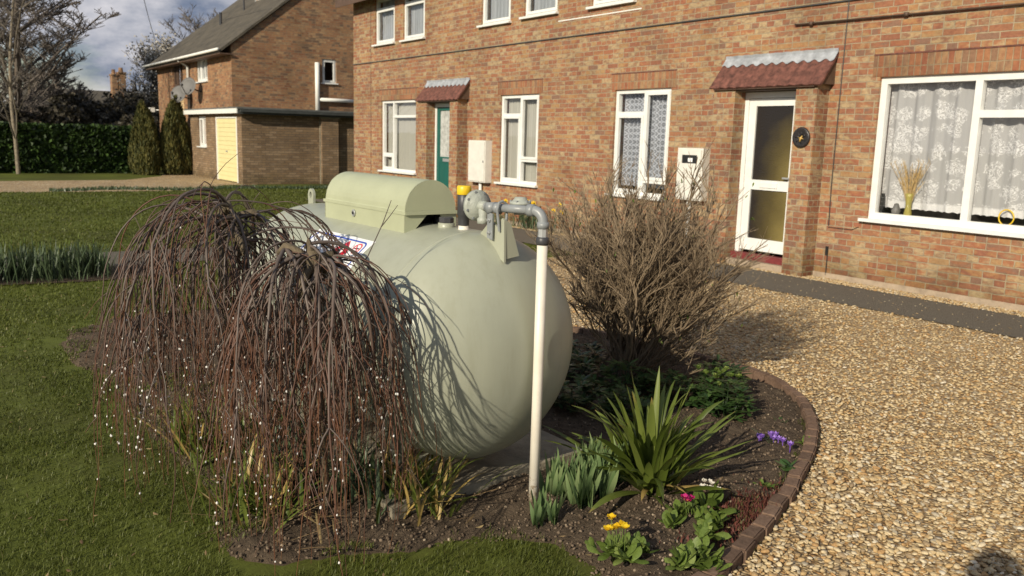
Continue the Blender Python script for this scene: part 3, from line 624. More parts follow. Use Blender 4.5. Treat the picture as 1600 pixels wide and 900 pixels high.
def window(house, x0, x1, z0, z1, y, cols, curtain=None, cz0=0, label=None, frame='upvc', sill=True, fw=.055, plane='x', folds=14, sillout=.04):
    """cols: list of (xa, xb, [(za, zb, casement)]) panes as fractions of real coordinates; window front at y (just inside the wall face)"""
    f = MB(); g = MB()
    def B(mb, a, b, c, d, e, h):
        if plane == 'x': mb.box(a, b, c, d, e, h)
        else: mb.box(c, d, a, b, e, h)
    s = 1 if plane == 'x' else -1
    Y0, Y1 = (y, y+.07) if s > 0 else (y-.07, y)
    # outer frame
    B(f, x0, x0+fw, Y0, Y1, z0, z1); B(f, x1-fw, x1, Y0, Y1, z0, z1); B(f, x0+fw, x1-fw, Y0, Y1, z1-fw, z1); B(f, x0+fw, x1-fw, Y0, Y1, z0, z0+fw)
    xs = [c[0] for c in cols]+[x1]
    for c in cols[1:]: B(f, c[0]-fw/2, c[0]+fw/2, Y0, Y1, z0+fw, z1-fw)
    for k, (xa, rows) in enumerate(cols):
        a = x0+fw if k == 0 else xa+fw/2; b = x1-fw if k == len(cols)-1 else cols[k+1][0]-fw/2
        zs = sorted([z0+fw]+[r for r in rows]+[z1-fw])
        for r in rows: B(f, a, b, Y0, Y1, r-fw/2, r+fw/2)
        for j in range(len(zs)-1):
            za = zs[j]+(fw/2 if j else 0); zb = zs[j+1]-(fw/2 if j < len(zs)-2 else 0)
            # opening sash stands 18 mm proud
            if (k+j) % 2 == 0 and (b-a) < .9:
                p = .032; Y2, Y3 = (Y0-.014, Y0+.03) if s > 0 else (Y1-.03, Y1+.014)
                B(f, a-.012, a+p, Y2, Y3, za-.012, zb+.012); B(f, b-p, b+.012, Y2, Y3, za-.012, zb+.012)
                B(f, a+p, b-p, Y2, Y3, zb-p, zb+.012); B(f, a+p, b-p, Y2, Y3, za-.012, za+p)
            ym = y+.035*s
            B(g, a-.005, b+.005, min(ym, ym+.006*s), max(ym, ym+.006*s), za-.005, zb+.005)
    fr = f.build('window', M[frame], house)
    if label: fr['label'] = label
    g.build('pane', M['glass'], fr)
    if sill:
        sm = MB(); a, b = (y-sillout-.09, y-.001) if s > 0 else (y+.001, y+sillout+.09)
        B(sm, x0-.06, x1+.04, a+(.03 if s > 0 else 0), b-(0 if s > 0 else .03), z0-.03, z0+.004); sm.build('sill', M[frame], fr)
    if curtain:
        c = MB(); n = 160; u = np.linspace(0, 1, n); xx = x0+.03+(x1-x0-.06)*u
        ph = np.cumsum(rng.uniform(.5, 1.5, n))/n*folds*2*np.pi
        yy = y+(.13+.018*np.sin(ph)+.008*np.sin(ph*2.3+1))*s
        zt = z1-.03; zb = z0+cz0+(.012*np.abs(np.sin(u*(x1-x0)*2*np.pi/.16)) if cz0 else 0*u)
        if plane == 'x': V = np.concatenate([np.column_stack([xx, yy, np.full(n, zt)]), np.column_stack([xx, yy, zb+0*u])])
        else: V = np.concatenate([np.column_stack([yy, xx, np.full(n, zt)]), np.column_stack([yy, xx, zb+0*u])])
        c.add(V, [(i, i+1, n+i+1, n+i) for i in range(n-1)])
        co = c.build('curtain', M[curtain], fr, True)
    return fr
YF = 8.52
H1 = thing('terraced_house', (-8, YF, 0), 'long mixed brick house behind the tank with two small porches and white windows', 'house')
wins = [(-17.40, -15.80, .73, 2.24), (-12.69, -11.55, .73, 2.24), (-9.68, -8.53, .73, 2.24), (-5.44, -2.33, .74, 2.25),
        (-17.70, -16.77, 3.44, 4.40), (-16.38, -15.46, 3.44, 4.40), (-13.37, -12.45, 3.47, 4.40), (-12.05, -11.14, 3.49, 4.40), (-10.30, -9.35, 3.47, 4.40), (-5.2, -3.4, 3.47, 4.4)]
doors = [(-7.24, -6.36, .02, 2.14), (-15.0, -14.14, .02, 2.14)]
w = MB(); wall_holes(w, -18.85, 5.0, 0, 4.62, YF, YF+.28, wins+doors); w.box(-18.85, -18.57, YF+.28, 16.5, 0, 4.62); w.box(4.72, 5.0, YF+.28, 16.5, 0, 4.62); w.box(-18.57, 4.72, 16.22, 16.5, 0, 4.62)
for gx in (-18.85, 4.72): w.poly([(gx, YF, 4.62), (gx, 16.5, 4.62), (gx, 12.51, 7.6)], (.28, 0, 0))
w.build('wall', M['brick'], H1)
def sold(x0, x1, z0, z1):
    b = MB(); b.box(x0, x1, YF-.004, YF+.05, z0, z1); b.build('lintel', M['soldier'], H1)
    t = MB(); t.box(x0, x1, YF-.010, YF+.02, z1+.002, z1+.018); t.build('tile_course', M['redtile'], H1)
for x0, x1, z0, z1 in wins[:4]: sold(x0-.09, x1+.09, z1+.004, z1+.222)
for x0, x1, z0, z1 in wins[4:]:
    pass
t = MB(); t.box(-18.86, 5.01, YF-.022, YF+.02, 3.078, 3.092); t.build('string_course_and_shadow', M['darkfascia'], H1)  # dark strip standing in for the shadow line under the brick course
t = MB(); t.box(-18.853, 5.0, YF-.007, YF+.02, 3.094, 3.165); t.build('string_course_and_shadow', M['brick'], H1)
t = MB(); t.box(-13.6, 5.0, YF-.012, YF+.02, 0, .075); t.box(-18.85, -15.5, YF-.012, YF+.02, 0, .075); t.build('plinth', M['render'], H1)
t = MB(); t.box(-11.1, -9.2, YF-.006, YF+.02, 3.335, 3.352); t.build('mortar_scar', M['white_paint'], H1)
# floors and dim rooms so that nobody sees through the house
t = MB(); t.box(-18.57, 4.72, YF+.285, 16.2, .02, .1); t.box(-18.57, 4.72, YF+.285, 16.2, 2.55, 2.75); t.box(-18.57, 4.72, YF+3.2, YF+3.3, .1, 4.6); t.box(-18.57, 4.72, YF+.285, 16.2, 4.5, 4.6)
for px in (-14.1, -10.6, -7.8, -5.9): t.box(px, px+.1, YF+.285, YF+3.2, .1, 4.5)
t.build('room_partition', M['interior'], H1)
r = MB()
for ya, yb, za, zb in ((8.20, 12.51, 4.50, 7.82), (16.82, 12.51, 4.50, 7.82)):
    r.add([(-19.1, ya, za), (5.3, ya, za), (5.3, yb, zb), (-19.1, yb, zb), (-19.1, ya, za-.09), (5.3, ya, za-.09), (5.3, yb, zb-.09), (-19.1, yb, zb-.09)], [(0, 1, 2, 3), (7, 6, 5, 4), (0, 4, 5, 1), (1, 5, 6, 2), (3, 2, 6, 7), (0, 3, 7, 4)])
ro = r.build('roof', M['rooftile'], H1)
t = MB(); t.box(-19.1, 5.3, 8.20, YF+.0, 4.46, 4.49); t.box(-19.1, 5.3, 8.185, 8.2, 4.34, 4.50); t.build('fascia', M['dark_wood'], ro)
yw = YF+.035
window(H1, *wins[0], yw, [(-17.4, [1.09]), (-16.87, [1.90])], 'net_plain', folds=22)
window(H1, *wins[1], yw, [(-12.69, [1.90]), (-12.10, [1.14])], 'net_plain', folds=18)
window(H1, *wins[2], yw, [(-9.68, [1.90]), (-9.06, [.95])], 'net_lattice', .12, folds=12, label='window with lattice lace curtain')
window(H1, *wins[3], yw, [(-5.44, []), (-4.40, [1.86]), (-3.36, [1.86])], 'net_floral', .125, fw=.072, folds=15, label='large white window with floral net curtain')
window(H1, *wins[4], yw, [(-17.70, [4.18])], 'net_blue', folds=9)
window(H1, *wins[5], yw, [(-16.38, [4.18])], 'net_blue', folds=9)
window(H1, *wins[6], yw, [(-13.37, [])], 'net_blue', folds=8)
window(H1, *wins[7], yw, [(-12.05, [])], 'net_blue', folds=8)
window(H1, *wins[8], yw, [(-10.30, [])], 'net_blue', folds=8)
window(H1, *wins[9], yw, [(-5.2, []), (-4.3, [])], 'net_blue', folds=14)
def porch(xl, label, glassdoor):
    """xl: x of the outer left pier edge"""
    a, b, c, d = xl, xl+.34, xl+1.23, xl+1.51
    for u, v in ((a, b), (c, d)):
        p = MB(); p.box(u, v, 8.30, YF-.001, .0, 2.20); p.build('porch_pier', M['brick_pier'], H1)
    p = MB(); p.box(b, c, 8.315, YF-.001, 2.145, 2.20); p.build('porch_beam', M['dark_wood'], H1)
    # corrugated tile canopy
    n = 97; u = np.linspace(a-.03, d+.08, n); cor = .0075*np.sin(np.linspace(0, 11*2*np.pi, n))
    k = MB(); y0, z0, y1, z1 = 8.235, 2.185, YF-.001, 2.545
    nv = np.array([0, -(z1-z0), (y1-y0)]); nv /= np.linalg.norm(nv); nv = -nv if nv[2] < 0 else nv
    lo = np.column_stack([u, np.full(n, y0), np.full(n, z0)])+nv*cor[:, None]; hi = np.column_stack([u, np.full(n, y1), np.full(n, z1)])+nv*cor[:, None]
    lo2 = lo-nv*.022; hi2 = hi-nv*.022
    V = np.concatenate([lo, hi, lo2, hi2]); F = []
    for i in range(n-1):
        F += [(i, i+1, n+i+1, n+i), (2*n+i+1, 2*n+i, 3*n+i, 3*n+i+1), (i+1, i, 2*n+i, 2*n+i+1), (n+i, n+i+1, 3*n+i+1, 3*n+i)]
    F += [(0, n, 3*n, 2*n), (n-1, 3*n-1, 4*n-1, 2*n-1)]
    k.add(V, F); can = k.build('porch_canopy', M['redtile'], H1)
    # lead flashing dressed over the top third
    l0 = lo+(hi-lo)*.74+nv*.010-nv*cor[:, None]*.35; rag = (hi-lo)*(.035*np.sin(np.linspace(0, 11*2*np.pi, n))[:, None]); l0 = l0+rag; h0 = hi+nv*.014-nv*cor[:, None]*.6
    k = MB(); k.add(np.concatenate([l0, h0, h0+np.array([0, -.006, .035])]), [(i, i+1, n+i+1, n+i) for i in range(n-1)]+[(n+i, n+i+1, 2*n+i+1, 2*n+i) for i in range(n-1)]); k.build('flashing', M['lead'], can)
    s = MB(); s.box(a+.02, d-.02, 8.26, 8.30, 2.16, 2.186); s.build('soffit', M['dark_wood'], can)
    for u in (a-.008, d+.03):   # rendered cheek under each end
        q = MB(); q.poly([(u, 8.27, 2.19), (u, YF-.002, 2.19), (u, YF-.002, 2.51)], (.028, 0, 0)); q.build('cheek', M['dark_wood'], can)
    st = MB(); st.box(b-.001+.003, c-.003, 8.34, YF+.02, .0, .09); 
    st.build('step', M['render'], H1)
    s2 = MB(); s2.box(b+.003, c-.003, YF-.10, YF+.02, .092, .17); s2.build('threshold', M['redstep'], H1)
    y = YF-.025; fr = MB(); z0, z1 = .172, 2.135; fx0, fx1 = b-.055, c+.03
    fx0, fx1 = b+.002, c-.002
    fr.box(fx0, fx0+.06, y, y+.07, z0, z1); fr.box(fx1-.06, fx1, y, y+.07, z0, z1); fr.box(fx0+.06, fx1-.06, y, y+.07, z1-.07, z1)
    if not glassdoor: fr.box(fx0+.06, fx1-.06, y, y+.07, z0, z0+.03)
    dr = MB(); dx0, dx1 = fx0+.064, fx1-.064; dz0, dz1 = z0+.035, z1-.075; yy = y+.012; sw = .105 if glassdoor else .10
    mid = 1.02 if glassdoor else 1.05
    dr.box(dx0, dx0+sw, yy, yy+.045, dz0, dz1); dr.box(dx1-sw, dx1, yy, yy+.045, dz0, dz1)
    dr.box(dx0+sw, dx1-sw, yy, yy+.045, dz1-.09 if glassdoor else dz1-.06, dz1)
    dr.box(dx0+sw, dx1-sw, yy, yy+.045, dz0, dz0+.15)
    dr.box(dx0+sw, dx1-sw, yy, yy+.045, mid-.06, mid+.06)
    if not glassdoor:
        dr.box(dx0+sw, dx1-sw, yy+.008, yy+.035, dz0+.15, mid-.06)
    do = dr.build('door', M['upvc'] if glassdoor else M['green_door'], H1); do['label'] = label
    fr.build('frame', M['upvc'], do)
    gl = MB(); gl.box(dx0+sw-.004, dx1-sw+.004, yy+.02, yy+.026, mid+.056, dz1-.055)
    if glassdoor: gl.box(dx0+sw-.004, dx1-sw+.004, yy+.02, yy+.026, dz0+.146, mid-.056)
    gl.build('pane', M['doorglass'] if glassdoor else M['net_glass'], do)
    lb = MB(); cx = (dx0+dx1)/2; lb.box(cx-.13, cx+.13, yy-.012, yy-.001, mid-.03, mid+.03); lb.build('letterbox', M['upvc'] if glassdoor else M['galv'], do)
    hd = MB(); hd.box(dx1-.07, dx1-.045, yy-.03, yy-.001, mid+.0, mid+.16); hd.box(dx1-.16, dx1-.045, yy-.045, yy-.03, mid+.09, mid+.11); hd.build('handle', M['galv'], do)
M['net_glass'] = mat('frosted_glass', (.46, .47, .45), .15, .35, 14, .6, 60)
porch(-7.56, 'white door glazed with amber patterned glass', True)
porch(-15.30, 'dark green door with frosted pane', False)
# thin cables and joint lines on the brickwork
t = MB(); t.tube([(-5.90, YF-.006, 4.3), (-5.90, YF-.006, 3.05), (-5.905, YF-.006, 2.0), (-5.91, YF-.006, 1.1), (-5.90, YF-.006, .62)], .006, 6); t.tube([(-5.90, YF-.006, .60), (-5.6, YF-.006, .60), (-5.52, YF-.006, .64)], .004, 6)
t.tube([(-5.88, YF-.008, .35), (-5.88, YF-.008, .05)], .006, 6); t.box(-5.905, -5.875, YF-.02, YF-.001, .28, .38); t.build('wall_cable', M['black'], H1)
t = MB(); t.tube([(-17.92, YF-.004, 4.3), (-17.92, YF-.004, .1)], .005, 6); t.build('wall_cable', M['dark_wood'], H1)
pipe = MB(); pipe.tube([(-6.57, YF-.03, 2.885), (-2, YF-.03, 2.82), (0, YF-.03, 2.80)], .010, 10); 
for i, x in enumerate((-6.35, -5.2, -4.0)): pipe.box(x-.02, x+.02, YF-.045, YF-.001, 2.86-.012*i, 2.90-.012*i)
tag(pipe.build('wall_pipe', M['dark_wood'], None, True), 'thin brown overflow pipe running level across the brick wall', 'pipe')
# meter boxes
def meter(x0, x1, z0, z1, label, win):
    g = thing('meter_box', (x0, YF, z0), label, 'meter box'); b = MB(); b.box(x0, x1, YF-.14, YF-.001, z0, z1); b.build('case', M['box_white'], g)
    d = MB(); y = YF-.1425
    if win:
        a, c, e, f = x0+.09, x1-.09, z1-.20, z1-.09
        d.box(x0+.02, x1-.02, y-.012, y, z0+.02, e); d.box(x0+.02, x1-.02, y-.012, y, f, z1-.02); d.box(x0+.02, a, y-.012, y, e, f); d.box(c, x1-.02, y-.012, y, e, f)
        dd = d.build('door', M['box_white'], g); q = MB(); q.box(a, c, y-.003, y+.001, e, f); q.build('viewing_window', M['black'], dd)
        q = MB(); q.box((a+c)/2-.03, (a+c)/2+.05, y-.005, y-.003, e+.02, e+.07); q.build('dial', M['signwhite'], dd)
    else:
        d.box(x0+.02, x1-.02, y-.012, y, z0+.02, z1-.02); dd = d.build('door', M['box_white'], g)
        q = MB(); q.box(x1-.06, x1-.04, y-.017, y-.012, (z0+z1)/2-.02, (z0+z1)/2+.02); q.build('lock', M['black'], dd)
    q = MB(); q.tube([((x0+x1)/2-(.06 if win else -.0), YF-.05, z0), ((x0+x1)/2-(.06 if win else 0), YF-.05, 0)], .028, 12); q.build('conduit', M['upvc'], g, True)
meter(-13.50, -12.93, .70, 1.45, 'white meter box between the green door and its neighbouring window', False)
meter(-8.20, -7.75, .76, 1.44, 'white meter box with small dark viewing window beside the white glazed door', True)
# wall plaque
g = thing('wall_plaque', (-6.20, 8.29, 1.60), 'round black plaque with gilt figure on the brick porch pier', 'plaque')
k = MB(); k.lathe([(0, .105), (.012, .118), (.026, .112), (.03, .095), (.026, .08), (.026, .0)], (-6.20, 8.299, 1.60), (0, -1, 0), 28); k.build('disc', M['dkbronze'], g, True)
k = MB(); 
for i in range(9):
    a = i*.9; k.tube([(-6.20+.02*math.cos(a), 8.272, 1.60+.02*math.sin(a)), (-6.20+.075*math.cos(a+.4), 8.266, 1.60+.07*math.sin(a+.4))], [.009, .004], 5)
k.build('relief', M['dkbronze'], g, True)
k = MB(); k.tube([(-6.20, 8.262, 1.55), (-6.185, 8.258, 1.59), (-6.17, 8.262, 1.62)], [.008, .014, .005], 6); k.tube([(-6.215, 8.26, 1.60), (-6.155, 8.26, 1.585)], .005, 5); k.build('figure', M['gold'], g, True)
# things on the big window's sill
g = thing('vase', (-5.03, 8.64, .80), 'tall glass vase of dried pampas grass inside the big window', 'vase')
k = MB(); k.lathe([(0, .035), (.02, .042), (.1, .03), (.2, .035), (.24, .045)], (-5.03, 8.62, .80), (0, 0, 1), 16); k.build('vessel', M['amberglass'], g, True)
k = MB()
for i in range(40):
    a = random.gauss(0, .22); b = random.gauss(0, .04); L_ = random.uniform(.32, .56); p = [(-5.03, 8.62, .84), (-5.03+a*L_*.4, 8.62+b*L_*.4, .84+L_*.55), (-5.03+a*L_*1.15, 8.62+b*L_, .84+L_)]
    k.tube(p, [.002, .003, .002], 4, random.random())
    for j in range(10):
        t_ = random.uniform(.55, 1); q = np.array(p[1])*(1-(t_-.55)/.45)+np.array(p[2])*(t_-.55)/.45; k.tube([q, q+np.array([random.gauss(0, .014), random.gauss(0, .01), .035])], [.003, .001], 3, random.random())
k.build('dried_grass', M['pampas'], g)
g = thing('ornament', (-5.33, 8.63, .80), 'small dark tower ornament at the left end of the big window sill', 'ornament'); k = MB()
for i in range(5): k.box(-5.35+.003*i, -5.31-.003*i, 8.60, 8.64, .80+i*.045, .842+i*.045)
k.build('ornament_body', M['black'], g)
g = MB(); g.tube([(-4.03+.07*math.cos(a), 8.63, .875+.075*math.sin(a)) for a in np.linspace(0, 2*np.pi, 25)], .007, 8); g.box(-4.05, -4.01, 8.61, 8.65, .80, .806)
tag(g.build('ring_ornament', M['yellowcap'], None, True), 'yellow ring standing behind the right hand pane of the big window', 'ornament')
k = MB(); k.lathe([(0, .04), (.05, .05), (.09, .03), (.12, .022), (.13, .0)], (-5.17, 8.63, .80), (0, 0, 1), 14); tag(k.build('figurine', M['grey_dish'], None, True), 'small grey figurine on the big window sill left of the vase', 'ornament')

# ---- far house
FY = 7.7; GX = -25.46
H2 = thing('detached_house', (-30, FY, 0), 'brick house with brown tiled roof and flat roofed garage across the lawn', 'house')
fw_ = [(-29.2, -27.95, 3.02, 3.80), (-32.3, -30.95, 2.93, 3.82), ]
w = MB(); wall_holes(w, -34.6, GX, 0, 3.95, FY, FY+.28, fw_+[(-32.3, -31.3, .03, 2.0)])
w.box(-34.6, -34.3, FY+.28, 15.2, 0, 3.95)
gw = [(10.47, 10.93, 3.03, 3.75)]
wall_holes(w, FY+.28, 15.2, 0, 3.95, GX, GX-.28, gw, axis='y')
w.box(-34.6, GX, 15.2, 15.4, 0, 3.95)
for gx in (-34.6, GX-.28): w.poly([(gx, FY, 3.95), (gx, 15.4, 3.95), (gx, 11.55, 6.95)], (.28, 0, 0))
w.build('wall', M['brick_far'], H2)
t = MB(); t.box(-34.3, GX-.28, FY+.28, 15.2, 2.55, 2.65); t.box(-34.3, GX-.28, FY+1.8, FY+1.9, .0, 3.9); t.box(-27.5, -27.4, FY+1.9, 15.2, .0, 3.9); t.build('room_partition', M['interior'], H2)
r = MB()
for ya, yb in ((7.35, 11.55), (15.75, 11.55)):
    z0, z1 = 3.78, 7.10
    r.add([(-34.9, ya, z0), (-25.37, ya, z0), (-25.37, yb, z1), (-34.9, yb, z1), (-34.9, ya, z0-.08), (-25.37, ya, z0-.08), (-25.37, yb, z1-.08), (-34.9, yb, z1-.08)], [(0, 1, 2, 3), (7, 6, 5, 4), (0, 4, 5, 1), (1, 5, 6, 2), (3, 2, 6, 7), (0, 3, 7, 4)])
rf = r.build('roof', M['rooftile'], H2)
k = MB(); k.tube([(-34.95, 7.29, 3.78), (-25.34, 7.29, 3.78)], .040, 10); k.build('gutter', M['white_paint'], rf, True)
k = MB(); k.box(-34.9, -25.37, 7.36, FY, 3.66, 3.69); k.build('soffit', M['dark_wood'], rf)
k = MB(); k.box(-30.4, -29.6, 10.1, 10.7, 5.0, 7.6); ch = k.build('chimney', M['brick_far'], rf)
k = MB(); k.add([(-30.5, 9.95, 5.80), (-29.5, 9.95, 5.80), (-29.5, 10.12, 5.98), (-30.5, 10.12, 5.98)], [(0, 1, 2, 3)]); k.build('flashing', M['white_paint'], ch)
k = MB(); k.tube([(-31, 9.05, 5.1), (-31, 9.05, 5.52)], .05, 8); k.build('vent_pipe', M['darkcap'], rf)
k = MB(); k.tube([(-30.2, 9.62, 5.4), (-30.2, 9.62, 6.6)], .03, 6); k.tube([(-30.2, 9.1, 6.5), (-30.2, 10.1, 6.5)], .015, 4); k.build('aerial_mast', M['darkcap'], rf)
window(H2, *fw_[0], FY+.04, [(-29.2, []), (-28.78, []), (-28.37, [])], 'net_blue', fw=.09)
window(H2, *fw_[1], FY+.04, [(-32.3, []), (-31.85, []), (-31.4, [])], 'net_blue', frame='dark_wood', fw=.09)
window(H2, 10.47, 10.93, 3.03, 3.75, GX-.04, [(10.47, [])], None, plane='y')
k = MB(); k.box(-32.28, -31.32, FY+.05, FY+.1, .03, 1.98); d2 = k.build('door', M['white_paint'], H2)
k = MB(); k.box(-32.1, -31.5, FY+.04, FY+.049, 1.1, 1.8); k.build('pane', M['black'], d2)
k = MB(); k.box(-32.35, -30.9, FY-.01, FY+.02, 2.02, 2.52); k.build('door_panel', M['brick_buff'], H2)
k = MB(); k.tube([(-30.05, 7.35, 3.74), (-30.05, FY-.06, 3.55), (-30.05, FY-.06, 2.15)], .045, 8); k.build('downpipe', M['white_paint'], H2, True)
k = MB(); k.tube([(GX+.09, 10.27, 2.16), (GX+.09, 10.27, 3.62)], .07, 12); k.tube([(GX+.09, 10.3, 2.52), (GX+.09, 11.6, 2.52)], .055, 12); k.build('soil_pipe', M['white_paint'], H2, True)
# garage with flat roof
g0x, g1x = -29.8, -24.36
G = MB()
wall_holes(G, g0x, g1x, 0, 2.0, FY-.1, FY+.12, [(-28.85, -27.95, .98, 1.93), (-26.85, -24.78, .02, 1.90)])
G.box(g1x-.22, g1x, FY+.12, 12.5, 0, 2.0); G.box(g0x, g0x+.1, FY+.12, FY+.3, 0, 2.0)
G.box(g1x, g1x+.14, 9.93, 10.45, 0, 1.93); gg = G.build('garage_wall', M['brick_garage'], H2)
k = MB(); k.box(g1x+.001, g1x+.155, 9.90, 10.5, 1.93, 1.975); k.build('pier_cap', M['concrete'], gg)
k = MB(); k.box(g1x+.02, g1x+.05, 9.90, 9.929, 0, 1.93); k.build('corner_strip', M['concrete'], gg)
k = MB(); k.box(g0x-.05, g1x+.25, FY-.28, 12.6, 2.11, 2.16); fr_ = k.build('flat_roof', M['felt'], H2)
k = MB(); k.box(g0x-.05, g1x+.22, FY-.30, FY-.27, 1.99, 2.12); k.build('front_fascia', M['white_paint'], fr_)
k = MB(); k.box(g1x+.19, g1x+.22, FY-.27, 12.6, 1.97, 2.11); k.box(g1x+.22, g1x+.30, FY-.2, 12.6, 2.03, 2.10); k.build('side_fascia', M['darkfascia'], fr_)
k = MB(); k.box(g0x, g1x+.19, FY-.27, 12.5, 2.001, 2.03); k.build('soffit', M['darkfascia'], fr_)
window(H2, -28.85, -27.95, .98, 1.93, FY-.06, [(-28.85, []), (-28.4, [])], 'net_blue', fw=.08)
k = MB()
for i in range(14):
    z = .04+i*.129; k.box(-26.78, -24.85, FY-.085, FY-.07-.004*(i % 2), z+.006, z+.127)
k.box(-26.78, -24.85, FY-.07, FY-.04, .03, 1.86)
gd = k.build('garage_door', M['yellowpaint'], H2)
k = MB(); k.box(-26.85, -26.78, FY-.11, FY-.03, .02, 1.9); k.box(-24.85, -24.78, FY-.11, FY-.03, .02, 1.9); k.box(-26.78, -24.85, FY-.11, FY-.03, 1.86, 1.9); k.build('frame', M['white_paint'], gd)
k = MB(); k.box(-25.9, -25.78, FY-.11, FY-.086, .88, .92); k.build('handle', M['galv'], gd)
def dish(x, z, label, dx, col='grey_dish', rad=.29):
    g = thing('satellite_dish', (x, FY, z), label, 'satellite dish', 'satellite dishes on the far house')
    ax = Vector((.6, -.75, .28)).normalized(); o = Vector((x, FY-.38, z))
    k = MB(); prof = [(0, .0), (.01, rad*.4), (.035, rad*.75), (.065, rad), (.058, rad), (.028, rad*.75), (.0, rad*.4), (-.008, .02)]
    k.lathe(prof, o, ax, 24); k.build('reflector', M[col], g, True)
    k = MB(); e = o+ax*.42+Vector((0, 0, -.06)); k.tube([o+Vector((0, 0, -rad*.95)), o+ax*.2+Vector((0, 0, -rad*.9)), e], .014, 6); k.lathe([(0, .03), (.08, .035)], e, -ax, 10); k.build('receiver_arm', M['darkcap'], g)
    k = MB(); k.tube([o, o-ax*.05, (x, FY-.08, z-.12), (x, FY-.001, z-.12)], .022, 6); k.build('bracket', M['darkcap'], g)
dish(-29.95, 2.63, 'lower left of two grey satellite dishes on the far house front', 0)
dish(-28.7, 2.84, 'upper right grey satellite dish hung by the white downpipe of the far house', 0)
g = thing('security_light', (-34.75, FY, 2.18), 'small white security lamp at the left corner of the far house', 'lamp')
k = MB(); k.box(-35.05, -34.75, FY-.28, FY-.12, 2.12, 2.28); k.build('housing', M['white_paint'], g); k = MB(); k.tube([(-34.9, FY-.12, 2.2), (-34.6, FY-.0, 2.2)], .02, 6); k.build('arm', M['white_paint'], g)
# distant house behind the thicket: its chimney shows
H3 = thing('distant_house', (-63, 11, 0), 'distant house whose tall twin pot chimney rises above the dark thicket', 'house')
k = MB(); k.box(-67, -60, 6, 16, 0, 2.7); k.build('wall', M['brick_far'], H3)
k = MB(); k.poly([(-67.3, 5.7, 2.6), (-59.7, 5.7, 2.6), (-63.5, 5.7, 3.9)], (0, 10.6, 0)); r3 = k.build('roof', M['rooftile'], H3)
k = MB(); k.box(-60.7, -60, 10.60, 10.93, 2, 4.75); k.box(-60.7, -60, 10.99, 11.42, 2, 4.9); k.box(-60.75, -59.95, 10.56, 10.96, 4.75, 4.85); k.box(-60.75, -59.95, 10.97, 11.46, 4.9, 5.0)
k.lathe([(0, .13), (.3, .10)], (-60.35, 10.76, 4.85), (0, 0, 1), 10); k.lathe([(0, .15), (.28, .12)], (-60.35, 11.2, 5.0), (0, 0, 1), 10); k.build('chimney', M['brick_far'], r3)

# parked car glimpsed over the hedge
g = thing('parked_car', (-44, 8.0, 0), 'dark blue parked car whose roof shows over the hedge', 'car')
def carbody():
    prof = [(-2.1, .35), (-2.15, .7), (-1.9, .85), (-1.1, .95), (-.55, 1.42), (.2, 1.62), (1.3, 1.58), (1.95, 1.0), (2.1, .9), (2.12, .4)]
    k = MB(); W_ = .85; n = len(prof)
    for s, wd in ((-1, 1), (1, 1)):
        pass
    V = []
    for s in (-1, 1):
        for y, z in prof: V.append((-44+s*(W_ if z < 1.0 else W_*.8), 8.2+y, z))
    F = [tuple(range(n-1, -1, -1)), tuple(range(n, 2*n))]+[(i, i+1, n+i+1, n+i) for i in range(n-1)]+[(n-1, 0, n, 2*n-1)]
    k.add(V, F); return k
carbody().build('body', M['carblue'], g, True)
for sx in (-1, 1):
    for yy in (-1.3, 1.3):
        k = MB(); k.lathe([(0, .2), (0, .33), (.2, .33), (.2, .2)], (-44+sx*.72, 8.2+yy, .33), (sx, 0, 0), 20); k.build('wheel', M['black'], g, True)
k = MB(); k.tube([(-40, 5.0, 6.4), (-45, 6.9, 6.2)], .01, 4)
# overhead line
pts = [(-12, .72, 5.6+.0), ]
k = MB(); A_ = np.array([-24.0, 4.6, 7.4]); B_ = np.array([-60., 13.5, 6.5]); tt = np.linspace(0, 1, 24)
k.tube([A_*(1-t)+B_*t-np.array([0, 0, 1.3*4*t*(1-t)*.35]) for t in tt], .014, 5)
tag(k.build('overhead_cable', M['black']), 'thin overhead cable slanting down across the sky', 'cable')

# ------------------------------------------------------------------ gas tank
TO = np.array([-2.93, 1.865, .64]); TA = .04; TR = .48; TL = 1.54; TK = .62
AX = np.array([math.cos(TA), math.sin(TA), 0]); BX = np.array([-math.sin(TA), math.cos(TA), 0]); UZ = np.array([0, 0, 1.])
def T(a, b, c): return TO+AX*a+BX*b+UZ*c
PL = MB()
def rot(pts): return [tuple(p) for p in pts]
p0 = [T(.13, -.46, 0), T(.06, .60, 0), T(-1.85, .62, 0), T(-1.85, -.50, 0)]
PL.poly([(p[0], p[1], -.05) for p in p0], (0, 0, .126))
tag(PL.build('concrete_slab', M['concrete'], None, False, (p0[0][0], p0[0][1], 0)), 'weathered concrete slab lying under the gas tank', 'slab')
GT = thing('gas_tank', tuple(T(-.77, 0, -.64)), 'large pale green gas storage tank on short feet behind the weeping willows', 'tank')
prof = []
for s in np.linspace(math.pi/2, 0, 22): prof.append((-TL-TK*TR*math.sin(s), TR*math.cos(s)))
for a in (-1.5, -1.2, -.8, -.4): prof.append((a, TR))
for s in np.linspace(0, math.pi/2, 30): prof.append((TK*TR*math.sin(s), TR*math.cos(s)))
k = MB(); k.lathe(prof, TO, AX, 96); k.build('shell', M['tank'], GT, True)
for a in (-.02, -TL+.02):       # weld beads
    k = MB(); k.lathe([(-.006, TR-.002), (-.003, TR+.0022), (.003, TR+.0022), (.006, TR-.002)], TO+AX*a, AX, 96); k.build('weld_seam', M['tank'], GT, True)
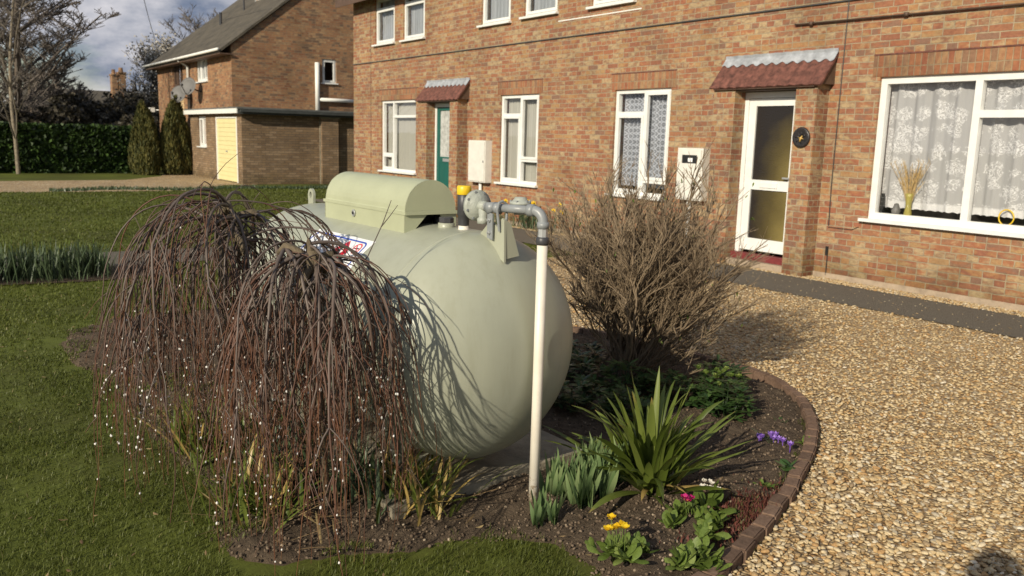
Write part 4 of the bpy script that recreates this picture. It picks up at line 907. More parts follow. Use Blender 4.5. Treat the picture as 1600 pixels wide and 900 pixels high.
for a in (-.25, -1.3):
    k = MB(); k.poly([T(a-.05, -.33, -.575), T(a+.05, -.33, -.575), T(a+.05, .33, -.575), T(a-.05, .33, -.575)], (0, 0, .02))
    for b in (-.24, .24): k.poly([T(a-.006, b-.06, -.555), T(a-.006, b+.06, -.555), T(a-.006, b+.05, -.38), T(a-.006, b-.05, -.38)], tuple(AX*.012))
    k.build('foot', M['tank'], GT)
# hinged lid: half barrel on straight sides
def lidprof(wd, n=22):
    pts = [(-wd, .435), (-wd, .535)]
    for s in np.linspace(math.pi, 0, n): pts.append((wd*.97*math.cos(s), .545+.13*math.sin(s)))
    pts += [(wd, .535), (wd, .435)]; return pts
def lid(name, a0, a1, off, wd, mt, par, th=.006):
    o = lidprof(wd); i = [(b*(1-th/wd), c-(th if j > 1 and j < len(o)-2 else 0)) for j, (b, c) in enumerate(o)]
    k = MB(); n = len(o); V = [T(a0, off+b, c) for b, c in o]+[T(a1, off+b, c) for b, c in o]+[T(a0+th, off+b, c) for b, c in i]+[T(a1-th, off+b, c) for b, c in i]
    F = []
    for j in range(n-1): F += [(j+1, j, n+j, n+j+1), (2*n+j, 2*n+j+1, 3*n+j+1, 3*n+j)]
    # end walls, cut out at the bottom middle for the pipework
    for s, oo in ((0, 0), (n, 1)):
        for j in range(1, n-2):
            pass
    k.add(V, F)
    for a, sg in ((a0, -1), (a1, 1)):
        P = [T(a, off+b, c) for b, c in o]; cut = [T(a, off+.05, .445), T(a, off+.03, .515), T(a, off-.035, .515), T(a, off-wd+.035, .435)] if sg > 0 else []
        Q = P+([T(a, off+wd-.03, .475), T(a, off+.045, .525), T(a, off-.02, .525), T(a, off-wd+.025, .437)] if sg > 0 else [])
        k.poly(Q, tuple(AX*(-sg*th)))
    return k.build(name, mt, par, False)
ld = lid('lid', -1.09, -.30, -.035, .13, M['lid'], GT)
k = MB(); k.poly([T(-1.10, -.035-.134, .527), T(-.29, -.035-.134, .527), T(-.29, -.035-.134, .541), T(-1.10, -.035-.134, .541)], tuple(BX*.006))
k.poly([T(-.295, -.035-.13, .527), T(-.295, -.035+.13, .527), T(-.295, -.035+.13, .541), T(-.295, -.035-.13, .541)], tuple(AX*.006)); k.build('lid_rim', M['lid'], ld)
k = MB(); k.lathe([(0, .016), (.006, .016), (.008, .012), (.004, .010), (.004, 0)], T(-.77, -.166, .497), -BX, 20); lk = k.build('lock', M['galv'], ld, True)
k = MB(); k.lathe([(0, .007), (.005, .007)], T(-.77, -.170, .497), -BX, 12); k.build('keyhole', M['black'], lk)
# valves glimpsed under the lid
k = MB(); k.lathe([(0, .03), (.06, .03), (.06, .045), (.10, .045)], T(-.42, -.03, .44), UZ, 16); k.lathe([(0, .02), (.09, .02)], T(-.38, .05, .44), UZ, 12); k.build('valve', M['black'], GT, True)
# small round cap on a boss
k = MB(); k.lathe([(-.02, .036), (.018, .036), (.02, .030)], T(-.215, -.01, .478), UZ, 24); k.build('boss', M['tank'], GT, True)
k = MB(); k.lathe([(.018, .026), (.022, .033), (.040, .033), (.044, .028), (.044, 0)], T(-.215, -.01, .478), UZ, 8); k.build('filler_cap', M['darkcap'], GT)
# relief valve: white neck, dark sleeve, yellow cap
k = MB(); k.lathe([(-.02, .030), (.004, .030), (.006, .022), (.03, .021)], T(-.105, .005, .474), UZ, 24); rv = k.build('relief_valve', M['poly'], GT, True)
k = MB(); k.lathe([(.022, .023), (.024, .0235), (.062, .0235), (.064, .027), (.155, .027), (.157, .024)], T(-.105, .005, .474), UZ, 24); k.build('sleeve', M['darkcap'], rv, True)
k = MB(); k.lathe([(.150, .0285), (.152, .0305), (.182, .0305), (.188, .027), (.188, 0)], T(-.105, .005, .474), UZ, 24); k.build('yellow_cap', M['yellowcap'], rv, True)
# lifting lugs
def lug(a):
    k = MB(); pts = []; n = 14
    out = [(-.045, -.05)]+[(-.034*math.cos(s), .055+.034*math.sin(s)) for s in np.linspace(0, math.pi, 12)]+[(.045, -.05)]
    hole = [(.016*math.cos(s), .052+.019*math.sin(s)) for s in np.linspace(0, 2*math.pi, 14, endpoint=False)]
    bm = bmesh.new(); 
    def P(u, w, t): return T(a+u, t, .468+w)
    # ring of quads between outline and hole
    m_ = len(hole); ring = []
    for (hx, hz) in hole:
        an = math.atan2(hz-.052, hx); 
        r_ = .036 if hz > .04 else .045
        ring.append((r_*math.cos(an), .052+(.036 if math.sin(an) > 0 else .10)*math.sin(an)))
    V = []; F = []
    for t in (-.007, .007):
        V += [P(x, z, t) for x, z in hole]+[P(x, z, t) for x, z in ring]
    for i in range(m_):
        j = (i+1) % m_; F += [(i, j, m_+j, m_+i), (2*m_+j, 2*m_+i, 3*m_+i, 3*m_+j), (i, 2*m_+i, 2*m_+j, j), (m_+i, m_+j, 3*m_+j, 3*m_+i)]
    k.add(V, F); k.build('lifting_lug', M['tank'], GT)
lug(-1.62+.0)
k = MB(); k.lathe([(0, .03), (.02, .03)], T(-1.45, .05, .47), UZ, 16); k.build('boss', M['tank'], GT, True)
# pointed gusset that carries the regulator
k = MB(); k.poly([T(.015, -.004, .462), T(.197, -.004, .378), T(.192, -.004, .545), T(.178, -.004, .552), T(.145, -.004, .515), T(.10, -.004, .535), T(.082, -.004, .52)], tuple(BX*.009))
k.poly([T(.184, .0055, .39), T(.184, .075, .40), T(.184, .03, .53), T(.184, .0055, .545)], tuple(AX*.008))
k.build('gusset', M['tank'], GT)
# warning label on the shoulder
def onshell(a, th, lift=.002): return T(a, -math.sin(th)*(TR+lift), math.cos(th)*(TR+lift))
def decal(pts, name, mt, lift, par, seg=10):
    """polygon in (along, angle) coordinates laid on the shell, subdivided so that it follows the curve"""
    k = MB(); n = len(pts); c = np.mean(pts, axis=0); V = [onshell(c[0], c[1], lift)]; rings = 6
    dense = []
    for i in range(n):
        for t in np.linspace(0, 1, seg, endpoint=False): dense.append(np.array(pts[i])*(1-t)+np.array(pts[(i+1) % n])*t)
    m_ = len(dense)
    for q in range(1, rings+1):
        for d in dense: p = c+(d-c)*q/rings; V.append(onshell(p[0], p[1], lift))
    F = [(0, 1+j, 1+(j+1) % m_) for j in range(m_)]
    for q in range(rings-1):
        for j in range(m_): F.append((1+q*m_+j, 1+(q+1)*m_+j, 1+(q+1)*m_+(j+1) % m_, 1+q*m_+(j+1) % m_))
    k.add(V, F); return k.build(name, mt, par, True)
def line(pts, wd, name, mt, lift, par, closed=True):
    k = MB(); n = len(pts)
    for i in range(n if closed else n-1):
        p = np.array(pts[i]); q = np.array(pts[(i+1) % n]); d = q-p; d2 = np.array([d[0], d[1]*TR]); nn = np.array([-d2[1], d2[0]])/np.linalg.norm(d2)*wd/2; nn = np.array([nn[0], nn[1]/TR])
        V = []; m_ = 8
        for t in np.linspace(-.01, 1.01, m_): c = p+d*t; V += [onshell(*(c-nn), lift), onshell(*(c+nn), lift)]
        k.add(V, [(2*j, 2*j+1, 2*j+3, 2*j+2) for j in range(m_-1)])
    return k.build(name, mt, par, True)
s0, s1, t0, t1 = -.95, -.385, .56, .95; 
sg = decal([(s0, t0), (s1, t0), (s1, t1), (s0, t1)], 'warning_label', M['signwhite'], .0015, GT); sg['label'] = 'white warning label with blue outlines and red flame symbol'
def rr(a, b, c, d, r=.02):
    o = []
    for (x, y, q) in ((b-r, d-r/TR, 0), (a+r, d-r/TR, 1), (a+r, c+r/TR, 2), (b-r, c+r/TR, 3)):
        for s in np.linspace(0, math.pi/2, 4): o.append((x+r*math.cos(s+q*math.pi/2), y+r/TR*math.sin(s+q*math.pi/2)))
    return o
line(rr(s0+.02, s1-.035, t0+.045, t1-.04, .03), .009, 'blue_outline', M['blue'], .0025, sg)
cx_, cy_ = -.575, .755
dm = decal([(cx_-.065, cy_), (cx_, cy_-.065/TR), (cx_+.065, cy_), (cx_, cy_+.065/TR)], 'red_diamond', M['redmark'], .003, sg)
# flame
decal([(cx_-.018, cy_+.03), (cx_-.023, cy_-.01), (cx_-.01, cy_-.04), (cx_-.004, cy_-.07), (cx_+.01, cy_-.03), (cx_+.022, cy_-.0), (cx_+.015, cy_+.03)], 'flame_symbol', M['signwhite'], .004, sg, 3)
cx2, cy2 = s1-.082, .69
line([(cx2+.028*math.cos(a), cy2+.028/TR*math.sin(a)) for a in np.linspace(0, 2*math.pi, 22, endpoint=False)], .007, 'prohibition_ring', M['redmark'], .0028, sg)
line([(cx2-.02, cy2-.04), (cx2+.02, cy2+.04)], .005, 'prohibition_bar', M['redmark'], .0034, sg, False)
line([(cx2-.02, cy2+.004), (cx2+.02, cy2-.004)], .007, 'cigarette_symbol', M['blackmark'], .0025, sg, False)
line([(cx_-.20, .70), (cx_-.09, .70)], .010, 'text_line', M['blackmark'], .0025, sg, False)
line([(cx_-.20, .76), (cx_-.10, .76)], .008, 'text_line', M['blackmark'], .0025, sg, False)

# ---- regulator, bracket and gas pipe
RP = T(.09, .0, .59)                                     # centre of the valve body
RG = thing('gas_regulator', tuple(RP), 'grey green pressure regulator bolted on the gusset above the tank', 'regulator')
cD = T(.0, .0, .588); fa = AX; uu = BX; ww = UZ
k = MB(); k.lathe([(-.030, .02), (-.028, .046), (-.010, .053), (-.008, .063), (.008, .063), (.009, .054), (.022, .044), (.030, .026), (.034, 0)], cD, fa, 40); k.build('diaphragm_housing', M['reggreen'], RG, True)
for i in range(8):
    a = i*math.pi/4+.3; q = cD+uu*.057*math.cos(a)+ww*.057*math.sin(a); k = MB(); k.lathe([(-.013, .0055), (.013, .0055)], q, fa, 6); k.build('bolt', M['tankgrey'], RG)
k = MB(); k.tube([cD+fa*.02, cD+fa*.06], [.024, .020], 18); k.tube([cD+fa*.042+UZ*.005, cD+fa*.042-UZ*.045, cD+fa*.042-UZ*.05, cD+fa*.042-UZ*.07], [.021, .017, .024, .023], 12); k.build('spring_housing', M['reggreen'], RG, True)
k = MB(); k.tube([cD+fa*.055, cD+fa*.088], .0165, 16); k.build('bright_union', M['galv'], RG, True)
k = MB(); k.tube([cD+fa*.085, cD+fa*.125], [.018, .018], 16); k.tube([cD+fa*.108-BX*.028, cD+fa*.108+BX*.03], .021, 16); k.tube([cD+fa*.13, cD+fa*.155], .023, 8); k.build('valve_body', M['tankgrey'], RG, True)
q2 = T(.19, .075, .585)
k = MB(); k.tube([q2-UZ*.02, q2+UZ*.02], .026, 14); k.lathe([(0, .040), (.005, .043), (.011, .043), (.015, .034), (.022, .026), (.030, .022), (.032, 0)], q2+UZ*.018, UZ, 28)
k.tube([q2, T(.10, .02, .59)], .014, 12); sr = k.build('second_stage', M['reggreen'], RG, True)
for i in range(6):
    a = i*1.047; k = MB(); q = q2+UZ*.026+AX*.038*math.cos(a)+BX*.038*math.sin(a); k.lathe([(0, .005), (.010, .005)], q, UZ, 6); k.build('bolt', M['tankgrey'], sr)
k = MB()                                                                 # strap over the pipe and the bolted plate
k.poly([T(.100, -.020, .468), T(.135, -.020, .462), T(.135, -.020, .565), T(.100, -.020, .572)], tuple(BX*.006))
k.tube([T(.172, -.012, .50), T(.172, -.024, .585), T(.172, -.016, .612), T(.172, .0, .617), T(.172, .018, .608), T(.172, .024, .58), T(.172, .018, .50)], .0055, 8); br = k.build('bracket', M['tankgrey'], RG)
for z in (.490, .540): k = MB(); k.lathe([(0, .009), (.007, .009), (.007, .0045), (.013, .0045)], T(.118, -.020, z), -BX, 6); k.build('bolt', M['galv'], br)
PX, PY = -2.60, 1.955
GP = thing('gas_pipe', (PX, PY, 0), 'cream upright gas pipe with grey elbow in front of the tank end', 'pipe')
k = MB(); k.tube([(PX-.004, PY, -.02), (PX, PY, .6), (PX, PY, 1.105)], .0205, 24); k.build('sleeve', M['polypipe'], GP, True)
A0 = T(.14, .0, .590); el = np.array([PX, PY, A0[2]+.0])
k = MB(); dirp = el-A0; L0 = np.linalg.norm(dirp); dirp /= L0
pts = [A0, A0+dirp*(L0-.05)]; k.tube(pts, .0165, 20)
arc = []
for s in np.linspace(0, math.pi/2, 9): arc.append(el-dirp*.045*(1-math.sin(s))-UZ*.045*(1-math.cos(s)))
k.tube(arc+[el-UZ*.06], .0195, 20); k.tube([el-dirp*.068, el-dirp*.04], .0235, 20); k.tube([el-UZ*.042, el-UZ*.066], .0235, 20); k.build('elbow', M['tankgrey'], GP, True)
k = MB(); k.tube([el-UZ*.064, el-UZ*.100], .0195, 8); k.build('hexagonal_coupling', M['galv'], GP)
k = MB(); k.tube([el-UZ*.099, el-UZ*.104, el-UZ*.122, el-UZ*.130], [.021, .0255, .0255, .022], 24); k.build('collar', M['darkcap'], GP, True)

# ------------------------------------------------------------------ brick edging
def along(poly, step):
    P = np.array(poly); seg = np.linalg.norm(np.diff(P, axis=0), axis=1); c = np.concatenate([[0], np.cumsum(seg)]); out = []
    s = 0
    # smooth by Catmull-like resampling
    tt = np.arange(0, c[-1], .01); X = np.interp(tt, c, P[:, 0]); Y = np.interp(tt, c, P[:, 1])
    ker = np.ones(25)/25; Xp = np.convolve(np.pad(X, 12, 'edge'), ker, 'valid'); Yp = np.convolve(np.pad(Y, 12, 'edge'), ker, 'valid')
    q = np.column_stack([Xp, Yp]); d = np.concatenate([[0], np.cumsum(np.linalg.norm(np.diff(q, axis=0), axis=1))])
    for s in np.arange(step/2, d[-1], step):
        x = np.interp(s, d, q[:, 0]); y = np.interp(s, d, q[:, 1]); x2 = np.interp(s+.02, d, q[:, 0]); y2 = np.interp(s+.02, d, q[:, 1]); out.append((x, y, math.atan2(y2-y, x2-x)))
    return out
def block():
    bm = bmesh.new(); bmesh.ops.create_cube(bm, size=1)
    for v in bm.verts: v.co = Vector((v.co.x*.112, v.co.y*.062, v.co.z*.09))
    bmesh.ops.bevel(bm, geom=bm.edges[:], offset=.007, segments=2, affect='EDGES')
    bmesh.ops.subdivide_edges(bm, edges=bm.edges[:], cuts=1)
    for v in bm.verts: v.co += v.normal*random.uniform(-.0022, .0022)
    me = bpy.data.meshes.new('edging_brick'); bm.to_mesh(me); bm.free()
    me.attributes.new('rnd', 'FLOAT', 'POINT').data.foreach_set('value', [random.random()]*len(me.vertices)); me.materials.append(M['edging']); return me
blocks = [block() for i in range(7)]
sp = along(KERB, .119)
for i, (x, y, a) in enumerate(sp[:52]):
    o = bpy.data.objects.new('edging_brick', blocks[random.randrange(7)]); COL.objects.link(o)
    nx, ny = -math.sin(a), math.cos(a)
    o.location = (x+nx*.03+random.gauss(0, .002), y+ny*.03+random.gauss(0, .002), .012+random.uniform(-.004, .004)); o.rotation_euler = (random.gauss(0, .02), random.gauss(0, .02), a+random.gauss(0, .025))
    tag(o, 'small red brown brick block set in the curved edging between bed and gravel', 'brick', 'brick blocks edging the flower bed')

# ------------------------------------------------------------------ plants
def leaf(mb, base, az, L, w, lean, droop, fold=.25, rnd=None, n=9, shape='strap', twist=0):
    """arching leaf; lean = start angle from vertical, droop = added angle along the length"""
    p = np.array(base, float); C = [p]; A = lean; ds = L/(n-1); h = np.array([math.cos(az), math.sin(az), 0]); Wd = []
    for i in range(n):
        t = i/(n-1)
        wv = {'strap': min(1, .55+t*1.5)*(1-t**3.5)**.8, 'ovate': math.sin(math.pi*min(1, .06+t*.94))**.8*(.5+.9*t), 'blade': (1-t**2)}[shape]*w/2+1e-4
        side = np.array([-h[1], h[0], 0]); tw = twist*t
        nrm = np.cross(side, h*math.sin(A)+UZ*math.cos(A)); Wd.append((side*math.cos(tw)+nrm*math.sin(tw))*wv)
        if i < n-1:
            p = p+(h*math.sin(A)+UZ*math.cos(A))*ds; A += droop/(n-1)*(1.0 if shape != 'strap' else (.3+1.4*t)); C.append(p)
    q = random.random()*.9 if rnd is None else rnd
    if shape != 'ovate' and rnd is None and random.random() < .35:
        v = np.full(n, q); v[-1] = 1; v[-2] = (q+1)/2; q = np.repeat(v, 3)
    mb.strip(C, Wd, fold, q)
def plant(name, loc, label, cat, mb, part, mt, smooth=True, group=None, extra=()):
    """thing with its foliage as a part"""
    g = thing(name, loc, label, cat, group); mb.build(part, mt, g, smooth)
    for (m2, pn, mt2) in extra: m2.build(pn, mt2, g, smooth)
    return g
# big strap leaved clump
k = MB(); B0 = np.array([-2.47, 2.47, .03])
vr = np.array([.573, .82])      # screen right on the ground
for i in range(100):
    a = random.uniform(0, 2*math.pi); r_ = abs(random.gauss(0, .04)); ln = abs(random.gauss(.38, .55)) if i > 9 else random.uniform(.0, .25)
    ln = min(ln, 1.2); L_ = random.uniform(.28, .54)*(1-.04*ln)
    leaf(k, B0+np.array([r_*math.cos(a), r_*math.sin(a), 0]), a, L_, random.uniform(.028, .044), ln, random.uniform(.2, 1.5), .3, n=11, twist=random.gauss(0, .5))
for az, ln, L_, dr in ((.96, 1.05, .46, .25), (.85, .9, .50, .4), (1.1, .75, .50, .3), (.5, .85, .45, .5), (4.1, .5, .46, .15), (4.0, .85, .36, .6), (2.2, .15, .54, .1), (.9, .25, .52, .2), (4.0, .16, .56, .10)):
    leaf(k, B0, az, L_, .034, ln, dr, .3, n=11, rnd=random.uniform(.5, .95))
for az, ln, L_, dr in ((-.2, .9, .3, 1.1), (-.9, 1.0, .25, 1.2), (.6, 1.2, .35, .6), (3.6, 1.1, .3, 1.0)): leaf(k, B0, az, L_, .028, ln, dr, .5, rnd=1.0, n=10)
plant('strap_leaf_plant', tuple(B0), 'tall clump of arching strap leaves in the bed right of the cream pipe', 'plant', k, 'leaves', M['strap'])
# iris fans
iris = [((-2.455, 1.90), 'nearest pale iris fan just right of the foot of the cream pipe', 9, .15), ((-2.60, 2.075), 'taller iris clump behind the nearest fan beside the concrete slab', 14, .24),
        ((-2.51, 2.11), 'iris clump second from the pipe in front of the slab corner', 16, .22), ((-2.53, 2.25), 'iris clump touching the left side of the strap leaf plant', 18, .24),
        ((-2.66, 2.31), 'iris clump at the right corner of the concrete slab', 14, .24), ((-2.56, 2.38), 'iris clump half hidden behind the strap leaf plant', 12, .26)]
for (x, y), lb, n_, hh in iris:
    k = MB()
    for i in range(n_):
        a = random.uniform(0, 2*math.pi); r_ = random.uniform(0, .055); fanaz = random.uniform(.2, 1.4)
        for j in range(3): leaf(k, (x+r_*math.cos(a), y+r_*math.sin(a), .03), fanaz+(math.pi if j == 0 else 0), hh*random.uniform(.55, 1), random.uniform(.022, .034), random.uniform(.02, .35), random.uniform(-.1, .15), .12, n=6, shape='blade', twist=random.uniform(1.0, 2.0))
    plant('iris', (x, y, .02), lb, 'iris', k, 'leaves', M['iris'], group='iris clumps in front of the tank')
def rosette(k, x, y, R_, n_, w, z=.03, up_=(.25, 1.35), shape='ovate'):
    for i in range(n_): leaf(k, (x+random.gauss(0, R_*.18), y+random.gauss(0, R_*.18), z), i*2.4+random.gauss(0, .3), R_*random.uniform(.6, 1.1), w*random.uniform(.7, 1.15), random.uniform(*up_), random.uniform(.1, .9), random.uniform(.1, .4), n=7, shape=shape, twist=random.gauss(0, .4))
def flower(k, c, r_, n_, rnd=.5, up_=.3, cup=.2):
    for i in range(n_):
        a = i*2*math.pi/n_+random.random()*.2; leaf(k, c, a, r_, r_*1.0, 1.25-cup*3+random.gauss(0, .15), .3, .15, n=4, rnd=random.random(), shape='ovate')
def primrose(x, y, lb, n_, R_, fl, mtf, nf, ft):
    k = MB(); ex = []
    for q in range(6): rosette(k, x+random.gauss(0, R_*.36), y+random.gauss(0, R_*.36), R_*.60, n_//2, R_*.27, z=.035+.03*random.random())
    if nf:
        f = MB(); c = MB()
        for i in range(nf):
            p = np.array([x+ft[0]+random.gauss(0, .018), y+ft[1]+random.gauss(0, .018), .03+ft[2]+random.gauss(0, .012)]); flower(f, p, .021, 6, cup=.1); k.tube([(p[0]*.7+x*.3, p[1]*.7+y*.3, .03), p-UZ*.002], .0018, 4, .5)
            c.lathe([(0, .001), (.002, .004), (.004, .001)], p+UZ*.002, UZ, 8)
        ex = [(f, 'flowers', mtf), (c, 'flower_centres', M['yellowpetal'])]
    plant('primrose', (x, y, .02), lb, 'primrose', k, 'leaves', M['prim'], extra=ex)
primrose(-2.06, 1.97, 'primrose with golden yellow flowers nearest the lawn', 26, .13, 0, M['yellowpetal'], 9, (-.03, -.03, .13))
primrose(-1.94, 2.17, 'leafy primrose without flowers at the bottom of the picture', 30, .13, 0, None, 0, None)
primrose(-2.10, 2.40, 'primrose with two magenta flowers with yellow eyes', 30, .13, 0, M['magenta'], 3, (-.05, -.05, .11))
k = MB(); rosette(k, -2.20, 2.56, .12, 16, .06)
f = MB()
for i in range(9): flower(f, (-2.20+random.gauss(0, .02), 2.53+random.gauss(0, .02), .13+random.gauss(0, .008)), .016, 5, cup=.2)
plant('primrose', (-2.2, 2.56, .02), 'primrose with cream flower heads behind the magenta one', 'primrose', k, 'leaves', M['prim'], extra=[(f, 'flowers', M['whitepetal'])])
# crocuses
k = MB(); f = MB(); rosette(k, -2.60, 3.42, .10, 26, .006, up_=(.5, 1.2), shape='blade')
for i in range(9): 
    p = (-2.58+random.gauss(0, .045), 3.40+random.gauss(0, .045), .055); f.tube([(p[0], p[1], .02), p], .0025, 4); 
    for j in range(6): leaf(f, p, j*1.05, .030, .017, .45, .4, .4, n=4, shape='ovate')
plant('crocus', (-2.6, 3.42, .02), 'purple crocuses open in the bed beside the brick edging', 'crocus', k, 'leaves', M['daffleaf'], extra=[(f, 'flowers', M['purple'])])
for x, y, R_, lb in ((-2.30, 3.19, .075, 'small grey green rosette below the crocuses near the bricks'), (-2.23, 2.94, .05, 'tiny bright seedling nearest the red creeping patch'), (-2.49, 3.56, .05, 'little rosette right beside the bricks above the crocuses'), (-2.75, 3.68, .06, 'grassy tuft behind the crocuses')):
    k = MB(); rosette(k, x, y, R_, 22, R_*.32, up_=(.5, 1.3)); plant('seedling', (x, y, .02), lb, 'seedling', k, 'leaves', M['heleb'] if R_ > .055 else M['prim'])
# red creeping patch
n = 2600; P = np.column_stack([rng.normal(-2.07, .10, n), rng.normal(2.68, .17, n)]); P = P[inpoly(P, BED) & (distpoly(P, BED) > .03)]; n = len(P)
T3 = np.array([(-1, 0, 0), (1, 0, 0), (0, .4, 1)], float); F3 = np.array([[0, 1, 2]])
o = scatter('creeping_sedum', T3, F3, np.column_stack([P, np.full(n, .035)]), rots(n, .6), np.column_stack([np.full(n, .005), rng.uniform(.01, .025, n), rng.uniform(.01, .03, n)]), rng.random(n), M['redstem']); tag(o, 'low dark red creeping plant inside the brick edging', 'ground cover', kind='stuff')
# dark leafy plants (hellebores) behind the strap leaves
hel = [(-3.29, 3.43, .20, 'dark leafy hellebore directly behind the strap leaf plant'), (-3.10, 3.62, .18, 'hellebore with pale green heads nearest the edging'), (-3.33, 3.88, .17, 'hellebore under the right side of the bare shrub'),
       (-2.95, 3.50, .15, 'low dark foliage left of the crocuses'), (-3.56, 3.30, .22, 'shaded evergreen plant between tank and bare shrub'), (-3.9, 3.15, .22, 'shaded evergreen clump behind the tank end'), (-3.45, 2.85, .18, 'dark leafy clump at the back corner of the slab'),
       (-3.15, 2.95, .15, 'low dark plant between slab corner and strap leaves'), (-4.15, 3.45, .2, 'shaded leafy clump farthest left beneath the bare shrub')]
for x, y, R_, lb in hel:
    k = MB()
    for i in range(46):
        a = random.uniform(0, 2*math.pi); r_ = R_*math.sqrt(random.random())*.8; h_ = random.uniform(.05, .19)*(1.2-r_/R_*.6)
        c = np.array([x+r_*math.cos(a), y+r_*math.sin(a), .03+h_]); k.tube([(x+r_*.4*math.cos(a), y+r_*.4*math.sin(a), .02), c], .002, 3, .2)
        for j in range(6): leaf(k, c, a+(j-2.5)*.75, random.uniform(.045, .08), .024, random.uniform(.9, 1.5), .5, .2, n=5, shape='ovate')
    ex = []
    if 'pale' in lb:
        f = MB()
        for i in range(16): flower(f, (x+random.gauss(0, .06), y+random.gauss(0, .06), .22+random.gauss(0, .02)), .025, 5, cup=.25)
        ex = [(f, 'flower_heads', M['prim'])]
    plant('hellebore', (x, y, .02), lb, 'hellebore', k, 'leaves', M['heleb'], extra=ex)
# strappy clumps under the willows
und = [((-3.36, 1.20), 'leafy green clump under the gap between the two willows'), ((-3.02, 1.42), 'dark green leafy clump beneath the right willow'), ((-3.14, 1.02), 'bent over grassy leaves under the left edge of the right willow'),
       ((-3.72, 1.25), 'green clump in front of the far end of the slab'), ((-2.86, 1.55), 'yellowing leaves spilling over the slab edge right of the willow'), ((-3.9, 1.0), 'grassy clump beneath the left willow')]
for q, ((x, y), lb) in enumerate(und):
    k = MB()
    for i in range(105): leaf(k, (x+random.gauss(0, .085), y+random.gauss(0, .07), .03), random.uniform(0, 6.28), random.uniform(.14, .32), random.uniform(.010, .020), random.uniform(.05, .95), random.uniform(.2, 1.4), .3, n=7, rnd=(random.random()*.9 if random.random() < (.85 if q != 4 else .5) else 1.0))
    plant('leafy_clump', (x, y, .02), lb, 'plant', k, 'leaves', M['strap'] if q in (2, 3, 4, 5) else M['daffleaf'])
# dead leaves and stalks
k = MB()
for i in range(70):
    x = random.uniform(-3.4, -2.6); y = random.uniform(.85, 1.75)
    if not inpoly(np.array([[x, y]]), BED)[0]: continue
    leaf(k, (x, y, .05), random.uniform(0, 6.28), random.uniform(.08, .25), random.uniform(.004, .012), random.uniform(1.1, 1.5), random.uniform(-.1, .4), .4, n=6)
tag(k.build('dead_leaves', M['dead'], None, True), 'withered straw coloured leaves lying on soil and slab below the willows', 'leaf litter', kind='stuff')
# daffodils: by the house wall and the big budding drift on the left
def daffs(loc, n_, sp_, hh, nf, mtl, label, nm, flowers=True, grp=None):
    x, y = loc; k = MB(); f = MB()
    for i in range(n_): leaf(k, (x+random.gauss(0, sp_[0]), y+random.gauss(0, sp_[1]), .01), random.uniform(0, 6.28), hh*random.uniform(.6, 1.1), .016, random.uniform(.0, .5), random.uniform(0, .9), .2, n=6)
    for i in range(nf):
        p = np.array([x+random.gauss(0, sp_[0]), y+random.gauss(0, sp_[1]), hh*random.uniform(.8, 1.15)])
        k.tube([(p[0], p[1], 0), p], .004, 4)
        if flowers:
            d = Vector((.5, -.8, .1)).normalized()
            for j in range(6):
                a = j*math.pi/3; u = Vector((0, 0, 1))*math.cos(a)+d.cross(Vector((0, 0, 1)))*math.sin(a); s_ = d.cross(u)
                pp = Vector(p); f.strip([pp, pp+u*.025+d*.004, pp+u*.042], [np.array(s_*.006), np.array(s_*.014), np.array(s_*.002)], .1, random.random())
            f.lathe([(0, .008), (.02, .012), (.03, .017), (.03, .0)], p, tuple(d), 10)
        else: f.tube([p, p+UZ*.035, p+UZ*.06], [.003, .006, .002], 6, random.random())
    g = thing(nm, (x, y, 0), label, 'daffodils', grp); k.build('leaves', mtl, g, True)
    if nf: f.build('flowers' if flowers else 'buds', M['yellowpetal'] if flowers else M['prim'], g, True)
daffs((-11.35, 8.36), 110, (.40, .06), .42, 9, M['daffleaf'], 'yellow daffodils flowering at the wall, seen below the grey pipe of the regulator', 'daffodil')
daffs((-12.7, 8.38), 60, (.3, .05), .26, 3, M['daffleaf'], 'daffodils tight against the brick wall beneath the window right of the plain meter box', 'daffodil')
for i, (x, y, lb) in enumerate([(-9.62, .50, 'daffodils in bud at the left edge of the picture'), (-9.60, .74, 'daffodils in bud second clump from the left edge'), (-9.58, .97, 'daffodils in bud in the middle of the row by the path'), (-9.55, 1.18, 'daffodils in bud last but one towards the willow'), (-9.60, 1.38, 'daffodils in bud at the willow end of the row'), (-9.65, .22, 'daffodils in bud cut off by the left edge')]):
    daffs((x, y), 150, (.20, .09), .33, 4, M['daffleaf'], lb, 'daffodil', False, 'budding daffodils along the path')
k = MB(); f = MB(); rosette(k, -6.9, 5.1, .15, 20, .06); flower(f, (-6.9, 5.05, .25), .07, 6, cup=.3); flower(f, (-6.8, 5.15, .20), .05, 6, cup=.3)
plant('tulip', (-6.9, 5.1, 0), 'low pale flower with green leaves seen just right of the cream pipe', 'flower', k, 'leaves', M['prim'], extra=[(f, 'flowers', M['whitepetal'])])

k = MB()
for i in range(520):
    d_ = random.uniform(2.2, 9); a_ = random.uniform(R(108), R(178)); x, y = d_*math.cos(a_), d_*math.sin(a_)
    if inpoly(np.array([[x, y]]), SLABZ)[0]: continue
    z_ = .045 if inpoly(np.array([[x, y]]), BED)[0] else .016
    leaf(k, (x, y, z_), random.uniform(0, 6.28), random.uniform(.015, .038), random.uniform(.006, .016), random.uniform(1.35, 1.6), random.uniform(-.3, .3), .4, n=4, shape='ovate')
tag(k.build('fallen_leaves', M['dead'], None, True), 'small dry brown leaves blown over lawn, soil and gravel', 'leaf litter', kind='stuff')

